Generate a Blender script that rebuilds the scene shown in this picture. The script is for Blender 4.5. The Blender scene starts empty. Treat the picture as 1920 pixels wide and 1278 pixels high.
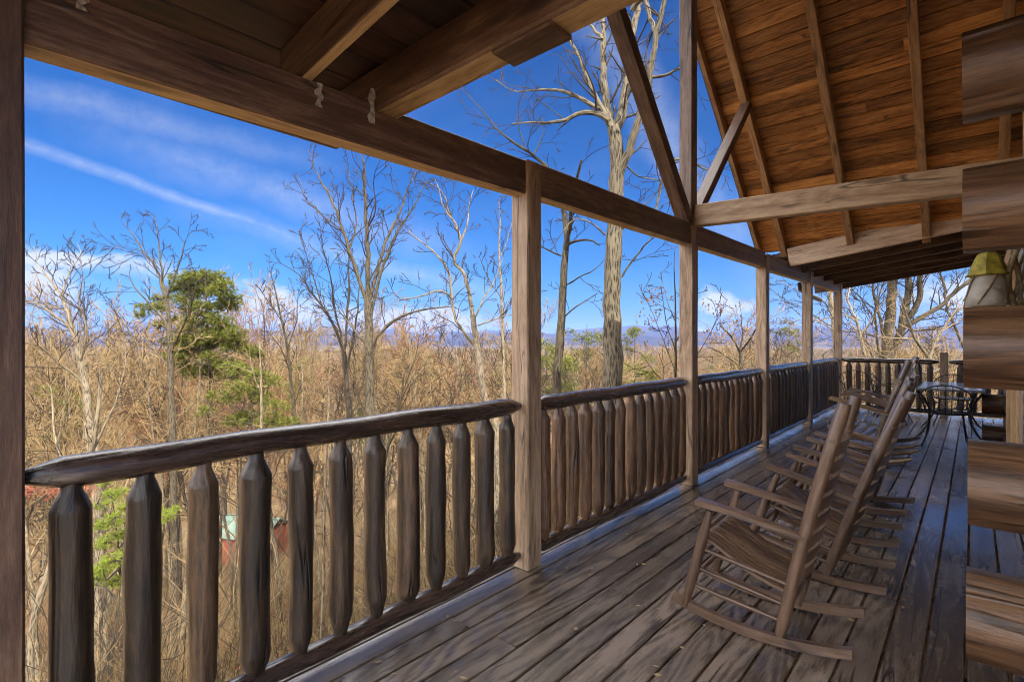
import bpy, math, random
from mathutils import Vector, Matrix, noise as mnoise
R = math.radians
scene = bpy.context.scene
col = scene.collection
rng = random.Random(7)

# ------------------------------------------------------------------ camera maths
PH = math.atan(865/960); S, C = math.sin(PH), math.cos(PH); EYE = 1.4
def at(px, py, D):
    """world point seen at photo pixel (px,py) at forward distance D"""
    l = (px-960)/960*D
    return Vector((l*C - D*S, l*S + D*C, EYE - (py-637)/960*D))

# ------------------------------------------------------------------ mesh builder
class MB:
    def __init__(s):
        s.v=[]; s.f=[]; s.g=[]; s.r=[]; s.sm=[]; s.mi=[]
    def add(s, vs, fs, gs, rnd=None, smooth=False, mi=0):
        b=len(s.v); s.v.extend(vs); s.g.extend(gs)
        if rnd is None: rnd=rng.random()
        s.r.extend([rnd]*len(vs))
        for f in fs:
            s.f.append(tuple(b+i for i in f)); s.sm.append(smooth); s.mi.append(mi)
    def extrude(s, prof, p0, p1, side, up, rnd=None, smooth=False, mi=0, seg=1, warp=0.0, caps=True, bot=None):
        """profile (a,b) in side/up axes, run from p0 to p1"""
        p0=Vector(p0); p1=Vector(p1); side=Vector(side); up=Vector(up)
        L=(p1-p0).length; n=len(prof); vs=[]; gs=[]; fs=[]
        if rnd is None: rnd=rng.random()
        for k in range(seg+1):
            t=k/seg; c=p0.lerp(p1,t)
            for a,b in prof:
                q=c+side*a+up*b
                if warp:
                    q=q+side*(warp*mnoise.noise(q*1.7+Vector((rnd*50,0,0))))+up*(warp*mnoise.noise(q*1.7+Vector((0,rnd*50,9))))
                vs.append(q); gs.append((L*t,a,b))
        for k in range(seg):
            for i in range(n):
                j=(i+1)%n; a=k*n
                fs.append((a+i,a+j,a+n+j,a+n+i))
        k0=len(s.mi); s.add(vs,fs,gs,rnd,smooth,mi)
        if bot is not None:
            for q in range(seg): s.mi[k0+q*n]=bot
        if caps:
            e0=[vs[i] for i in range(n)]; e1=[vs[seg*n+i] for i in range(n)]
            ge=[(b*.3,a*1.0,b*1.0) for a,b in prof]
            s.add(e0,[tuple(reversed(range(n)))],ge,rnd,False,mi)
            s.add(e1,[tuple(range(n))],ge,rnd,False,mi)
    def beam(s, p0, p1, w, h, up=(0,0,1), ch=.006, rnd=None, mi=0, seg=1, warp=0.0, bot=None):
        """rectangular timber; p0-p1 is the centre line"""
        p0=Vector(p0); p1=Vector(p1); d=(p1-p0).normalized(); up=Vector(up)
        side=d.cross(up).normalized(); up2=side.cross(d).normalized()
        a,b=w/2,h/2; c=min(ch,a*.4,b*.4)
        pr=[(-a+c,-b),(a-c,-b),(a,-b+c),(a,b-c),(a-c,b),(-a+c,b),(-a,b-c),(-a,-b+c)]
        s.extrude(pr,p0,p1,side,up2,rnd,False,mi,seg,warp,True,bot)
    def box(s, x0,x1,y0,y1,z0,z1, ch=.004, rnd=None, mi=0):
        dx,dy,dz=x1-x0,y1-y0,z1-z0; m=max(dx,dy,dz)
        cx,cy,cz=(x0+x1)/2,(y0+y1)/2,(z0+z1)/2
        if m==dx: s.beam((x0,cy,cz),(x1,cy,cz),dy,dz,(0,0,1),ch,rnd,mi)
        elif m==dy: s.beam((cx,y0,cz),(cx,y1,cz),dx,dz,(0,0,1),ch,rnd,mi)
        else: s.beam((cx,cy,z0),(cx,cy,z1),dx,dy,(0,1,0),ch,rnd,mi)
    def tube(s, pts, rad, n=8, rnd=None, smooth=True, caps=True, lump=0.0, mi=0, sq=1.0):
        pts=[Vector(p) for p in pts]
        if not hasattr(rad,'__len__'): rad=[rad]*len(pts)
        if rnd is None: rnd=rng.random()
        m=len(pts); d=(pts[1]-pts[0]).normalized()
        ref=Vector((0,0,1)) if abs(d.z)<.9 else Vector((1,0,0))
        u=d.cross(ref).normalized(); vs=[]; gs=[]; fs=[]; L=0
        cs=[(math.cos(2*math.pi*i/n),math.sin(2*math.pi*i/n)) for i in range(n)]
        for k in range(m):
            if k>0: L+=(pts[k]-pts[k-1]).length
            if k==0: t=pts[1]-pts[0]
            elif k==m-1: t=pts[k]-pts[k-1]
            else: t=pts[k+1]-pts[k-1]
            t.normalize()
            u=(u-t*u.dot(t))
            if u.length<1e-6: u=t.orthogonal()
            u.normalize(); w=t.cross(u)
            r=rad[k]; p=pts[k]
            for ca,sa in cs:
                rr=r
                if lump:
                    rr=r*(1+lump*mnoise.noise(Vector((ca*1.3+rnd*37,sa*1.3,L*4.5)))+lump*.5*mnoise.noise(Vector((ca*2.6,sa*2.6+rnd*11,L*14))))
                vs.append(p+u*(ca*rr)+w*(sa*rr*sq)); gs.append((L,ca*r,sa*r))
        for k in range(m-1):
            a=k*n
            for i in range(n):
                j=(i+1)%n
                fs.append((a+i,a+j,a+n+j,a+n+i))
        s.add(vs,fs,gs,rnd,smooth,mi)
        if caps:
            s.add(vs[:n],[tuple(reversed(range(n)))],[(g[1]*.3,g[1],g[2]) for g in gs[:n]],rnd,False,mi)
            s.add(vs[-n:],[tuple(range(n))],[(g[1]*.3,g[1],g[2]) for g in gs[:n]],rnd,False,mi)
    def lathe(s, c, prof, n=16, rnd=None, smooth=True, mi=0):
        s.tube([Vector(c)+Vector((0,0,z)) for r,z in prof],[r for r,z in prof],n,rnd,smooth,True,0,mi)
    def mesh(s,name,mats):
        me=bpy.data.meshes.new(name)
        me.from_pydata([tuple(v) for v in s.v],[],s.f)
        ga=me.attributes.new('gco','FLOAT_VECTOR','POINT'); ga.data.foreach_set('vector',[c for g in s.g for c in g])
        ra=me.attributes.new('rnd','FLOAT','POINT'); ra.data.foreach_set('value',s.r)
        me.polygons.foreach_set('use_smooth',s.sm)
        if not isinstance(mats,(list,tuple)): mats=[mats]
        for m in mats: me.materials.append(m)
        if len(mats)>1: me.polygons.foreach_set('material_index',s.mi)
        me.update(); return me
    def build(s,name,mats,parent=None,loc=None):
        o=bpy.data.objects.new(name,s.mesh(name,mats)); col.objects.link(o)
        if parent is not None:
            o.parent=parent
            if loc is None:                       # geometry was written in world space
                o.matrix_parent_inverse=Matrix.Translation(parent.location).inverted()
            else: o.location=loc
        elif loc is not None: o.location=loc
        return o

def empty(name,loc=(0,0,0),rz=0):
    o=bpy.data.objects.new(name,None); col.objects.link(o); o.location=loc; o.rotation_euler=(0,0,rz); o.empty_display_size=.2
    return o
def tag(o,label=None,cat=None,group=None,kind=None):
    if label: o['label']=label
    if cat: o['category']=cat
    if group: o['group']=group
    if kind: o['kind']=kind
    return o
def copy_tree(o,parent=None):
    c=o.copy(); col.objects.link(c)
    if parent is not None: c.parent=parent
    for ch in list(o.children): copy_tree(ch,c)
    return c

# ------------------------------------------------------------------ materials
def newmat(name):
    m=bpy.data.materials.new(name); m.use_nodes=True
    nt=m.node_tree; b=nt.nodes['Principled BSDF']; return m,nt,b
def nd(nt,t,**k):
    n=nt.nodes.new(t)
    for a,v in k.items(): setattr(n,a,v)
    return n
def ramp(nt,fac,stops,interp='LINEAR'):
    n=nt.nodes.new('ShaderNodeValToRGB'); n.color_ramp.interpolation=interp
    e=n.color_ramp.elements
    while len(e)<len(stops): e.new(.5)
    for i,(p,c) in enumerate(stops):
        e[i].position=p; e[i].color=(c[0],c[1],c[2],1) if hasattr(c,'__len__') else (c,c,c,1)
    nt.links.new(fac,n.inputs[0]); return n.outputs[0]
def mth(nt,op,a,b=None,c=None):
    n=nt.nodes.new('ShaderNodeMath'); n.operation=op
    for i,x in enumerate((a,b,c)):
        if x is None: continue
        if isinstance(x,(int,float)): n.inputs[i].default_value=x
        else: nt.links.new(x,n.inputs[i])
    return n.outputs[0]
def vmul(nt,v,s):
    n=nt.nodes.new('ShaderNodeVectorMath'); n.operation='MULTIPLY'; nt.links.new(v,n.inputs[0]); n.inputs[1].default_value=s; return n.outputs[0]
def noi(nt,v,scale,detail=3,rough=.55,dist=0):
    n=nt.nodes.new('ShaderNodeTexNoise'); nt.links.new(v,n.inputs['Vector'])
    n.inputs['Scale'].default_value=scale; n.inputs['Detail'].default_value=detail
    n.inputs['Roughness'].default_value=rough; n.inputs['Distortion'].default_value=dist
    return n.outputs['Fac']
def mixc(nt,f,a,b,mode='MIX'):
    n=nt.nodes.new('ShaderNodeMix'); n.data_type='RGBA'; n.blend_type=mode
    if isinstance(f,(int,float)): n.inputs[0].default_value=f
    else: nt.links.new(f,n.inputs[0])
    for i,x in ((6,a),(7,b)):
        if isinstance(x,tuple): n.inputs[i].default_value=(*x[:3],1)
        else: nt.links.new(x,n.inputs[i])
    return n.outputs[2]
def gcoord(nt,objrand=True):
    a=nd(nt,'ShaderNodeAttribute',attribute_name='gco'); r=nd(nt,'ShaderNodeAttribute',attribute_name='rnd')
    f=r.outputs['Fac']
    if objrand:
        oi=nd(nt,'ShaderNodeObjectInfo'); f=mth(nt,'FRACT',mth(nt,'ADD',f,oi.outputs['Random']))
    cx=nd(nt,'ShaderNodeCombineXYZ')
    nt.links.new(mth(nt,'MULTIPLY',f,43.0),cx.inputs[0]); nt.links.new(mth(nt,'MULTIPLY',f,17.3),cx.inputs[1]); nt.links.new(mth(nt,'MULTIPLY',f,7.7),cx.inputs[2])
    ad=nd(nt,'ShaderNodeVectorMath',operation='ADD'); nt.links.new(a.outputs['Vector'],ad.inputs[0]); nt.links.new(cx.outputs[0],ad.inputs[1])
    return ad.outputs[0], f, a.outputs['Vector']
def wood(name,dark,mid,light,rough=.5,bump=.25,var=.35,coat=0.0,coatr=.15,knots=True,ring=11.0,specs=.5,fine=55.0,figa=.16,crk=9.0,worn=None,wornc=None,lumpb=0.0):
    m,nt,b=newmat(name); v,f,raw=gcoord(nt); L=nt.links
    vs=vmul(nt,v,(.5,ring,ring)); big=noi(nt,vs,1.0,3,.5,.5)
    # growth-ring figure
    fig=mth(nt,'FRACT',mth(nt,'MULTIPLY',noi(nt,vmul(nt,v,(.55,4.2,4.2)),1.0,1,.4,.6),13.0))
    fig=mth(nt,'ABSOLUTE',mth(nt,'SUBTRACT',fig,.5))
    fi=noi(nt,vmul(nt,v,(6.5,fine,fine)),1.6,5,.75,.1)
    md=noi(nt,vmul(nt,v,(3.2,fine*.36,fine*.36)),1.0,4,.7,.4)
    k=mth(nt,'ADD',mth(nt,'ADD',mth(nt,'MULTIPLY',big,.42),mth(nt,'MULTIPLY',md,.34)),mth(nt,'ADD',mth(nt,'MULTIPLY',fi,.44),mth(nt,'MULTIPLY',fig,figa)))
    c=ramp(nt,k,[(.50,dark),(.63,mid),(.76,light)])
    if knots:
        vo=nd(nt,'ShaderNodeTexVoronoi'); L.new(vmul(nt,v,(1.3,5.5,5.5)),vo.inputs['Vector']); vo.inputs['Scale'].default_value=1.0
        kn=ramp(nt,vo.outputs['Distance'],[(.0,1.0),(.10,.85),(.17,0.0)])
        c=mixc(nt,mth(nt,'MULTIPLY',kn,.75),c,tuple(x*.35 for x in dark))
    cn=mth(nt,'ABSOLUTE',mth(nt,'SUBTRACT',noi(nt,vmul(nt,v,(.7,crk,crk)),1.0,2,.5,.25),.5))
    cm_=mth(nt,'MULTIPLY',ramp(nt,cn,[(.0,1.0),(.010,.6),(.02,0.0)]),ramp(nt,noi(nt,vmul(nt,v,(.9,5,5)),1.3,2),[(.52,0.0),(.6,1.0)]))
    c=mixc(nt,mth(nt,'MULTIPLY',cm_,.85),c,tuple(x*.2 for x in dark))
    br=mth(nt,'ADD',mth(nt,'MULTIPLY',mth(nt,'FRACT',mth(nt,'MULTIPLY',f,7.31)),var),1-var/2)
    hsv=nd(nt,'ShaderNodeHueSaturation'); L.new(c,hsv.inputs['Color']); L.new(br,hsv.inputs['Value'])
    hsv.inputs['Saturation'].default_value=1.0
    c=hsv.outputs[0]
    rr=mth(nt,'ADD',mth(nt,'MULTIPLY',fi,.25),rough-.12)
    if worn is not None:
        wn=noi(nt,vmul(nt,v,(1.3,6,6)),1.4,5,.7,.5)
        wf=ramp(nt,wn,[(.5-worn,0.0),(.62-worn*.5,1.0)])
        wf=mth(nt,'MULTIPLY',wf,ramp(nt,fi,[(.35,0.25),(.6,1.0)]))
        c=mixc(nt,mth(nt,'MULTIPLY',wf,.75),c,wornc)
        rr=mth(nt,'ADD',rr,mth(nt,'MULTIPLY',wf,.12))
    L.new(c,b.inputs['Base Color']); L.new(rr,b.inputs['Roughness'])
    b.inputs['Specular IOR Level'].default_value=specs
    b.inputs['Coat Weight'].default_value=coat; b.inputs['Coat Roughness'].default_value=coatr
    hgt=mth(nt,'ADD',mth(nt,'MULTIPLY',fi,.6),mth(nt,'MULTIPLY',fig,.5))
    hgt=mth(nt,'SUBTRACT',hgt,mth(nt,'MULTIPLY',cm_,1.2))
    if lumpb: hgt=mth(nt,'ADD',hgt,mth(nt,'MULTIPLY',noi(nt,vmul(nt,v,(7,22,22)),1.0,2),lumpb))
    bp=nd(nt,'ShaderNodeBump'); bp.inputs['Strength'].default_value=bump; bp.inputs['Distance'].default_value=.006
    L.new(hgt,bp.inputs['Height']); L.new(bp.outputs[0],b.inputs['Normal'])
    if coat:
        b2=nd(nt,'ShaderNodeBump'); b2.inputs['Strength'].default_value=bump*.45; b2.inputs['Distance'].default_value=.006
        L.new(hgt,b2.inputs['Height']); L.new(b2.outputs[0],b.inputs['Coat Normal'])
    return m
M={}
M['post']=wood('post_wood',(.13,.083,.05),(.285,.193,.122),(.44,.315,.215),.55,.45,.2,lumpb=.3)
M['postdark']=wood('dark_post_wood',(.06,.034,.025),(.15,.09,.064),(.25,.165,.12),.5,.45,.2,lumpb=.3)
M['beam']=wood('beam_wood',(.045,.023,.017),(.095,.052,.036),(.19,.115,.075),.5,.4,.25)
M['bare']=wood('bare_underside_wood',(.26,.16,.085),(.44,.30,.165),(.60,.44,.26),.55,.3,.15)  # ground-bounce light painted into undersides; the timber itself matches its dark faces
M['tiebeam']=wood('tie_beam_wood',(.27,.165,.09),(.44,.295,.18),(.58,.42,.275),.5,.3,.1)
M['rail']=wood('rail_wood',(.018,.011,.009),(.042,.026,.02),(.085,.052,.038),.24,.6,.3,coat=.7,coatr=.14,knots=False,lumpb=.8)
M['balustred']=wood('reddish_baluster_wood',(.028,.013,.006),(.078,.038,.019),(.17,.092,.048),.4,.9,.9,coat=.25,coatr=.2,lumpb=1.0)
M['balust']=wood('baluster_wood',(.012,.0075,.0045),(.036,.022,.0125),(.11,.066,.036),.42,.9,.9,coat=.22,coatr=.2,lumpb=1.0)
def wet_patches(m):
    nt=m.node_tree; b=nt.nodes['Principled BSDF']; tc=nd(nt,'ShaderNodeTexCoord'); n=noi(nt,vmul(nt,tc.outputs['Object'],(1.6,.9,1)),1.5,5,.65,.4)
    nt.links.new(ramp(nt,n,[(.38,.25),(.58,1.0)]),b.inputs['Coat Weight']); nt.links.new(ramp(nt,n,[(.35,.30),(.6,.07)]),b.inputs['Coat Roughness'])
M['deck']=wood('deck_wood',(.04,.028,.022),(.085,.062,.048),(.17,.13,.10),.22,1.0,.75,coat=1.0,coatr=.1,ring=9,figa=.35,worn=None)
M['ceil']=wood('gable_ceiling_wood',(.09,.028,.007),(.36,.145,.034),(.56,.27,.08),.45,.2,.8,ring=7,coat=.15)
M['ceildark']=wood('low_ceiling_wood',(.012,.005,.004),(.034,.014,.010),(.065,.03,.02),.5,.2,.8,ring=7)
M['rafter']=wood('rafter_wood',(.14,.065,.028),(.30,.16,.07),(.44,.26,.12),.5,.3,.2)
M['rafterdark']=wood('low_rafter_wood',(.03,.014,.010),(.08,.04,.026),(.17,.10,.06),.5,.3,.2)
M['log']=wood('wall_log_wood',(.03,.0125,.005),(.085,.04,.017),(.15,.078,.036),.42,.7,.2,coat=.3,coatr=.25,ring=13,fine=75,crk=7,figa=.3,lumpb=.4)
M['chair']=wood('rocking_chair_wood',(.065,.036,.022),(.135,.08,.05),(.22,.138,.09),.34,.2,.25,coat=.4,coatr=.16,knots=False,figa=.05,crk=3)
M['chairdark']=wood('log_chair_wood',(.04,.022,.01),(.12,.073,.036),(.28,.18,.09),.32,.4,.4,coat=.6,coatr=.13,lumpb=.5)
M['casing']=wood('casing_wood',(.35,.21,.10),(.52,.34,.17),(.64,.45,.25),.45,.15,.3,knots=False)
wet_patches(M['deck'])
def plain(name,c,rough=.5,metal=0,var=.15,scale=8,bump=.1):
    m,nt,b=newmat(name); tc=nd(nt,'ShaderNodeTexCoord')
    n=noi(nt,tc.outputs['Object'],scale,5,.6)
    cc=ramp(nt,n,[(.3,tuple(x*(1-var*2) for x in c)),(.7,tuple(min(1,x*(1+var)) for x in c))])
    nt.links.new(cc,b.inputs['Base Color']); b.inputs['Metallic'].default_value=metal
    nt.links.new(mth(nt,'ADD',mth(nt,'MULTIPLY',n,.3),rough-.15),b.inputs['Roughness'])
    bp=nd(nt,'ShaderNodeBump'); bp.inputs['Strength'].default_value=bump; bp.inputs['Distance'].default_value=.004
    nt.links.new(n,bp.inputs['Height']); nt.links.new(bp.outputs[0],b.inputs['Normal'])
    return m
M['iron']=plain('wrought_iron',(.03,.025,.022),.4,.6,.2,40)
M['galv']=plain('galvanised_steel',(.55,.5,.42),.5,.35,.35,60,.3)
M['tabletop']=plain('table_tile',(.50,.52,.56),.14,0,.2,30,.1)
M['grout']=plain('table_edge',(.12,.12,.13),.4,.3,.1)
M['yellow']=plain('lichen_yellow_paint',(.50,.42,.05),.6,0,.35,25,.3)
M['cream']=plain('cream_paint',(.62,.58,.48),.5,0,.12,20,.2)
M['vine']=plain('grapevine',(.33,.25,.13),.7,0,.3,40,.4)
M['brass']=plain('brass',(.8,.55,.15),.25,1,.1)
M['grey']=plain('grey_paint',(.42,.44,.47),.4,0,.05)
M['gutter']=plain('brown_gutter',(.12,.09,.075),.4,.3,.1)
M['shingle']=plain('roof_shingle',(.08,.06,.05),.9,0,.3,20,.4)
M['lace']=plain('lace_curtain',(.55,.52,.48),.8,0,.35,90,.5)
M['black']=plain('dark_fleck',(.03,.025,.02),.8)
def glass():
    m,nt,b=newmat('window_glass'); b.inputs['Base Color'].default_value=(.22,.25,.28,1); b.inputs['Roughness'].default_value=.06
    b.inputs['Specular IOR Level'].default_value=.8
    tc=nd(nt,'ShaderNodeTexCoord'); bp=nd(nt,'ShaderNodeBump'); bp.inputs['Strength'].default_value=.03
    nt.links.new(noi(nt,tc.outputs['Object'],3,1),bp.inputs['Height']); nt.links.new(bp.outputs[0],b.inputs['Normal'])
    return m
M['glass']=glass()

def bark(name,a,bcol,scale=1.0,rel=.8,rv=.3):
    m,nt,b=newmat(name); v,f,raw=gcoord(nt); L=nt.links
    vo=nd(nt,'ShaderNodeTexVoronoi',feature='F1'); L.new(vmul(nt,v,(4.5*scale,26*scale,26*scale)),vo.inputs['Vector']); vo.inputs['Scale'].default_value=1
    n=noi(nt,vmul(nt,v,(9*scale,36*scale,36*scale)),1,5,.8,.3); n2=noi(nt,v,2.2,3)
    k=mth(nt,'ADD',mth(nt,'MULTIPLY',vo.outputs['Distance'],.55),mth(nt,'MULTIPLY',n,.7))
    c=ramp(nt,k,[(.47,bcol),(.70,a)])
    c=mixc(nt,ramp(nt,n2,[(.45,0.0),(.75,.5)]),c,tuple(min(1,x*1.25) for x in a))
    oi=nd(nt,'ShaderNodeObjectInfo'); hsv=nd(nt,'ShaderNodeHueSaturation'); L.new(c,hsv.inputs['Color'])
    L.new(mth(nt,'ADD',mth(nt,'MULTIPLY',oi.outputs['Random'],rv),1-rv/2),hsv.inputs['Value'])
    L.new(hsv.outputs[0],b.inputs['Base Color']); b.inputs['Roughness'].default_value=.85; b.inputs['Specular IOR Level'].default_value=.2
    bp=nd(nt,'ShaderNodeBump'); bp.inputs['Strength'].default_value=rel; bp.inputs['Distance'].default_value=.03
    L.new(k,bp.inputs['Height']); L.new(bp.outputs[0],b.inputs['Normal'])
    return m
M['oakbark']=bark('oak_bark',(.165,.138,.095),(.02,.016,.012),1.3,1.0,.1)
M['bark']=bark('grey_bark',(.095,.076,.05),(.02,.016,.012),1.3,.8,.5)
M['palebark']=bark('pale_bark',(.22,.178,.12),(.05,.04,.028),1.4,.7,.5)
def twig(name,c,vv=.5,c2=None):
    m,nt,b=newmat(name); oi=nd(nt,'ShaderNodeObjectInfo'); r=nd(nt,'ShaderNodeAttribute',attribute_name='rnd')
    f=mth(nt,'FRACT',mth(nt,'ADD',mth(nt,'MULTIPLY',r.outputs['Fac'],3.7),oi.outputs['Random']))
    lo=tuple(x*(1-vv) for x in c); hi=c2 or tuple(x*(1+vv*.6) for x in c)
    nt.links.new(ramp(nt,f,[(0,lo),(.5,c),(1,hi)]),b.inputs['Base Color'])
    b.inputs['Roughness'].default_value=.8; b.inputs['Specular IOR Level'].default_value=.2
    return m
M['twig']=twig('twig_brown',(.042,.031,.021),.5)
M['twigtan']=twig('twig_tan',(.215,.14,.06),.6,(.34,.255,.135))
M['twigrust']=twig('twig_russet',(.17,.08,.038),.4)
M['fargrey']=twig('far_twig',(.20,.14,.075),.4)
def leafmat(name,a,bc,tr=.25):
    m,nt,b=newmat(name); r=nd(nt,'ShaderNodeAttribute',attribute_name='rnd'); oi=nd(nt,'ShaderNodeObjectInfo')
    f=mth(nt,'FRACT',mth(nt,'ADD',r.outputs['Fac'],mth(nt,'MULTIPLY',oi.outputs['Random'],.3)))
    c=ramp(nt,f,[(0,a),(1,bc)]); nt.links.new(c,b.inputs['Base Color']); b.inputs['Roughness'].default_value=.55
    b.inputs['Specular IOR Level'].default_value=.3
    t=nd(nt,'ShaderNodeBsdfTranslucent'); nt.links.new(c,t.inputs[0]); mx=nd(nt,'ShaderNodeMixShader'); mx.inputs[0].default_value=tr
    o=nt.nodes['Material Output']; nt.links.new(b.outputs[0],mx.inputs[1]); nt.links.new(t.outputs[0],mx.inputs[2]); nt.links.new(mx.outputs[0],o.inputs[0])
    return m
M['needle']=leafmat('pine_needles',(.035,.05,.010),(.20,.21,.03))
M['brightneedle']=leafmat('bright_needles',(.07,.11,.015),(.30,.36,.04),.4)
M['deadleaf']=leafmat('dead_leaves',(.16,.07,.03),(.38,.20,.08),.3)
M['yellowleaf']=leafmat('olive_leaves',(.10,.10,.02),(.30,.27,.05),.3)
M['redleaf']=leafmat('red_leaves',(.16,.035,.02),(.30,.09,.045),.3)

def ground_mat():
    m,nt,b=newmat('leaf_litter'); tc=nd(nt,'ShaderNodeTexCoord'); v=tc.outputs['Object']
    a=noi(nt,v,.35,4); c=noi(nt,v,9,5,.75); d=noi(nt,v,.012,4,.6)
    col1=ramp(nt,c,[(.3,(.06,.04,.02)),(.5,(.18,.12,.062)),(.7,(.36,.27,.15))])
    col2=ramp(nt,a,[(.35,(.15,.075,.04)),(.65,(.22,.165,.085))])
    cc=mixc(nt,.4,col1,col2)
    # far forested hills: brown canopy with evergreen patches
    hill=ramp(nt,noi(nt,v,.06,8,.75),[(.35,(.04,.03,.018)),(.55,(.10,.07,.042)),(.7,(.15,.11,.065))])
    hill=mixc(nt,ramp(nt,noi(nt,v,.021,5,.7),[(.56,0.0),(.62,.65)]),hill,(.03,.036,.015))
    ln=nd(nt,'ShaderNodeVectorMath',operation='LENGTH'); nt.links.new(v,ln.inputs[0])
    cc=mixc(nt,ramp(nt,mth(nt,'DIVIDE',ln.outputs['Value'],1000.0),[(.1,0.0),(.35,1.0)]),cc,hill)
    nt.links.new(cc,b.inputs['Base Color']); b.inputs['Roughness'].default_value=.95; b.inputs['Specular IOR Level'].default_value=.1
    bp=nd(nt,'ShaderNodeBump'); bp.inputs['Strength'].default_value=.7; bp.inputs['Distance'].default_value=.08
    nt.links.new(c,bp.inputs['Height']); nt.links.new(bp.outputs[0],b.inputs['Normal'])
    return m
M['ground']=ground_mat()
def mount_mat():
    m,nt,b=newmat('mountain_forest'); tc=nd(nt,'ShaderNodeTexCoord'); v=tc.outputs['Object']
    c=ramp(nt,noi(nt,v,.012,8,.75),[(.35,(.012,.014,.022)),(.65,(.05,.045,.05))])
    nt.links.new(c,b.inputs['Base Color']); b.inputs['Roughness'].default_value=1; b.inputs['Specular IOR Level'].default_value=0
    return m
M['mount']=mount_mat()

# ------------------------------------------------------------------ terrain
def gz(x,y):
    s=math.hypot(max(0,-2.6-x),max(0,y-12.8))
    n=mnoise.noise(Vector((x*.012,y*.012,0)))*min(1,s/60)*5+mnoise.noise(Vector((x*.09,y*.09,3)))*.5+mnoise.noise(Vector((x*.0028,y*.0028,8)))*min(1,s/300)*11
    back=max(0,x-3)*.12
    return -3.0-19.5*(1-math.exp(-s/36))+n+min(back,4)
def terrain():
    import bisect
    def ax(a):
        out=[0.0]; st=1.2
        while out[-1]<a: out.append(out[-1]+st); st*=1.055
        return [-x for x in reversed(out[1:])]+out
    g=ax(2600); xs=[x-10 for x in g]; ys=[y+10 for y in g]; n=len(xs)
    mb=MB(); vs=[(x,y,gz(x,y)) for y in ys for x in xs]
    fs=[(j*n+i,j*n+i+1,(j+1)*n+i+1,(j+1)*n+i) for j in range(n-1) for i in range(n-1)]
    mb.add([Vector(v) for v in vs],fs,[(0,0,0)]*len(vs),.5,True)
    return tag(mb.build('hillside_ground',M['ground']),kind='structure')
terrain()
def mountains():
    # ridges on the far side of the valley, seen from -X to +Y
    for ri,(dist,h0,h1,seed) in enumerate(((2350,5,36,3),(2950,45,45,11),(3900,70,95,27))):
        mb=MB(); na=170; nr=9; vs=[]
        for k in range(nr):
            rr=dist+(k/(nr-1)-.5)*900
            prof=math.sin(math.pi*k/(nr-1))
            for i in range(na+1):
                a=math.radians(-20+200*i/na)                       # angle from +Y toward -X … wide sweep
                x=-math.sin(a-R(30))*rr; y=math.cos(a-R(30))*rr
                hh=h0+h1*mnoise.noise(Vector((math.cos(a)*5+seed,math.sin(a)*5,ri)))+h1*.45*mnoise.noise(Vector((math.cos(a)*17+seed,math.sin(a)*17,k*.3)))+6*mnoise.noise(Vector((a*60,k,seed)))
                vs.append(Vector((x,y,-45+max(0,45+hh)*prof**.8)))
        fs=[(k*(na+1)+i,k*(na+1)+i+1,(k+1)*(na+1)+i+1,(k+1)*(na+1)+i) for k in range(nr-1) for i in range(na)]
        mb.add(vs,fs,[(0,0,0)]*len(vs),.5,True)
        tag(mb.build('mountain_ridge',M['mount']),kind='structure')
mountains()

# ------------------------------------------------------------------ deck
XI,XO=-2.0,-2.13              # inner / outer faces of the posts
def deck():
    mb=MB(); w=.1385; gap=.0095; x=-2.235; k=0; t=.032
    pr=lambda a:[(-a,-t),(a,-t),(a,-.006),(a-.002,-.002),(a-.006,0),(-a+.006,0),(-a+.002,-.002),(-a,-.006)]
    joints={2:[1.72],4:[1.2,1.75],5:[2.53],7:[3.9],9:[1.9,5.6],11:[3.0,7.2]}
    r2=random.Random(5)
    while x<6.5:
        cx=x+w/2-gap/2; yend=12.5
        js=sorted(joints.get(k,[])+[r2.uniform(-2.5,.2),r2.uniform(4.2,7.0) if k not in joints else 8.1,r2.uniform(8.6,10.5)])
        ys=[-1.3]+[j for j in js if j>-1]+[yend]
        for a,b in zip(ys,ys[1:]):
            if b-a<.3: continue
            dz=r2.uniform(-.0015,.0015)
            mb.extrude(pr((w-gap)/2),(cx,a+.002,dz),(cx,b-.002,dz),(1,0,0),(0,0,1),r2.random())
        x+=w; k+=1
    x=-2.235; rn=random.Random(12)
    while x<.6:
        for i in range(34):
            y=i*.41-1.2
            for o_ in (.03,.105):
                cx,cy=x+o_+rn.uniform(-.008,.008),y+rn.uniform(-.008,.008); q=rn.uniform(.0028,.0042)
                mb.add([Vector((cx+q*math.cos(a*1.047),cy+q*1.2*math.sin(a*1.047),.0022)) for a in range(6)],[tuple(range(6))],[(0,0,0)]*6,.1,False,1)
        x+=w
    o=mb.build('deck_floor',[M['deck'],M['black']]); tag(o,kind='structure')
    mb=MB()                                                      # joists and rim below
    for y in [i*.41-1.2 for i in range(34)]: mb.beam((-2.18,y,-.14),(6.4,y,-.14),.04,.2,ch=.002)
    mb.beam((-2.2,-1.3,-.15),(-2.2,12.52,-.15),.04,.23); mb.beam((-2.2,12.5,-.15),(6.4,12.5,-.15),.04,.23)
    o=mb.build('deck_joists',M['rafterdark']); tag(o,kind='structure')
    mb=MB()
    r3=random.Random(3)                                           # nail heads
deck()

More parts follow.
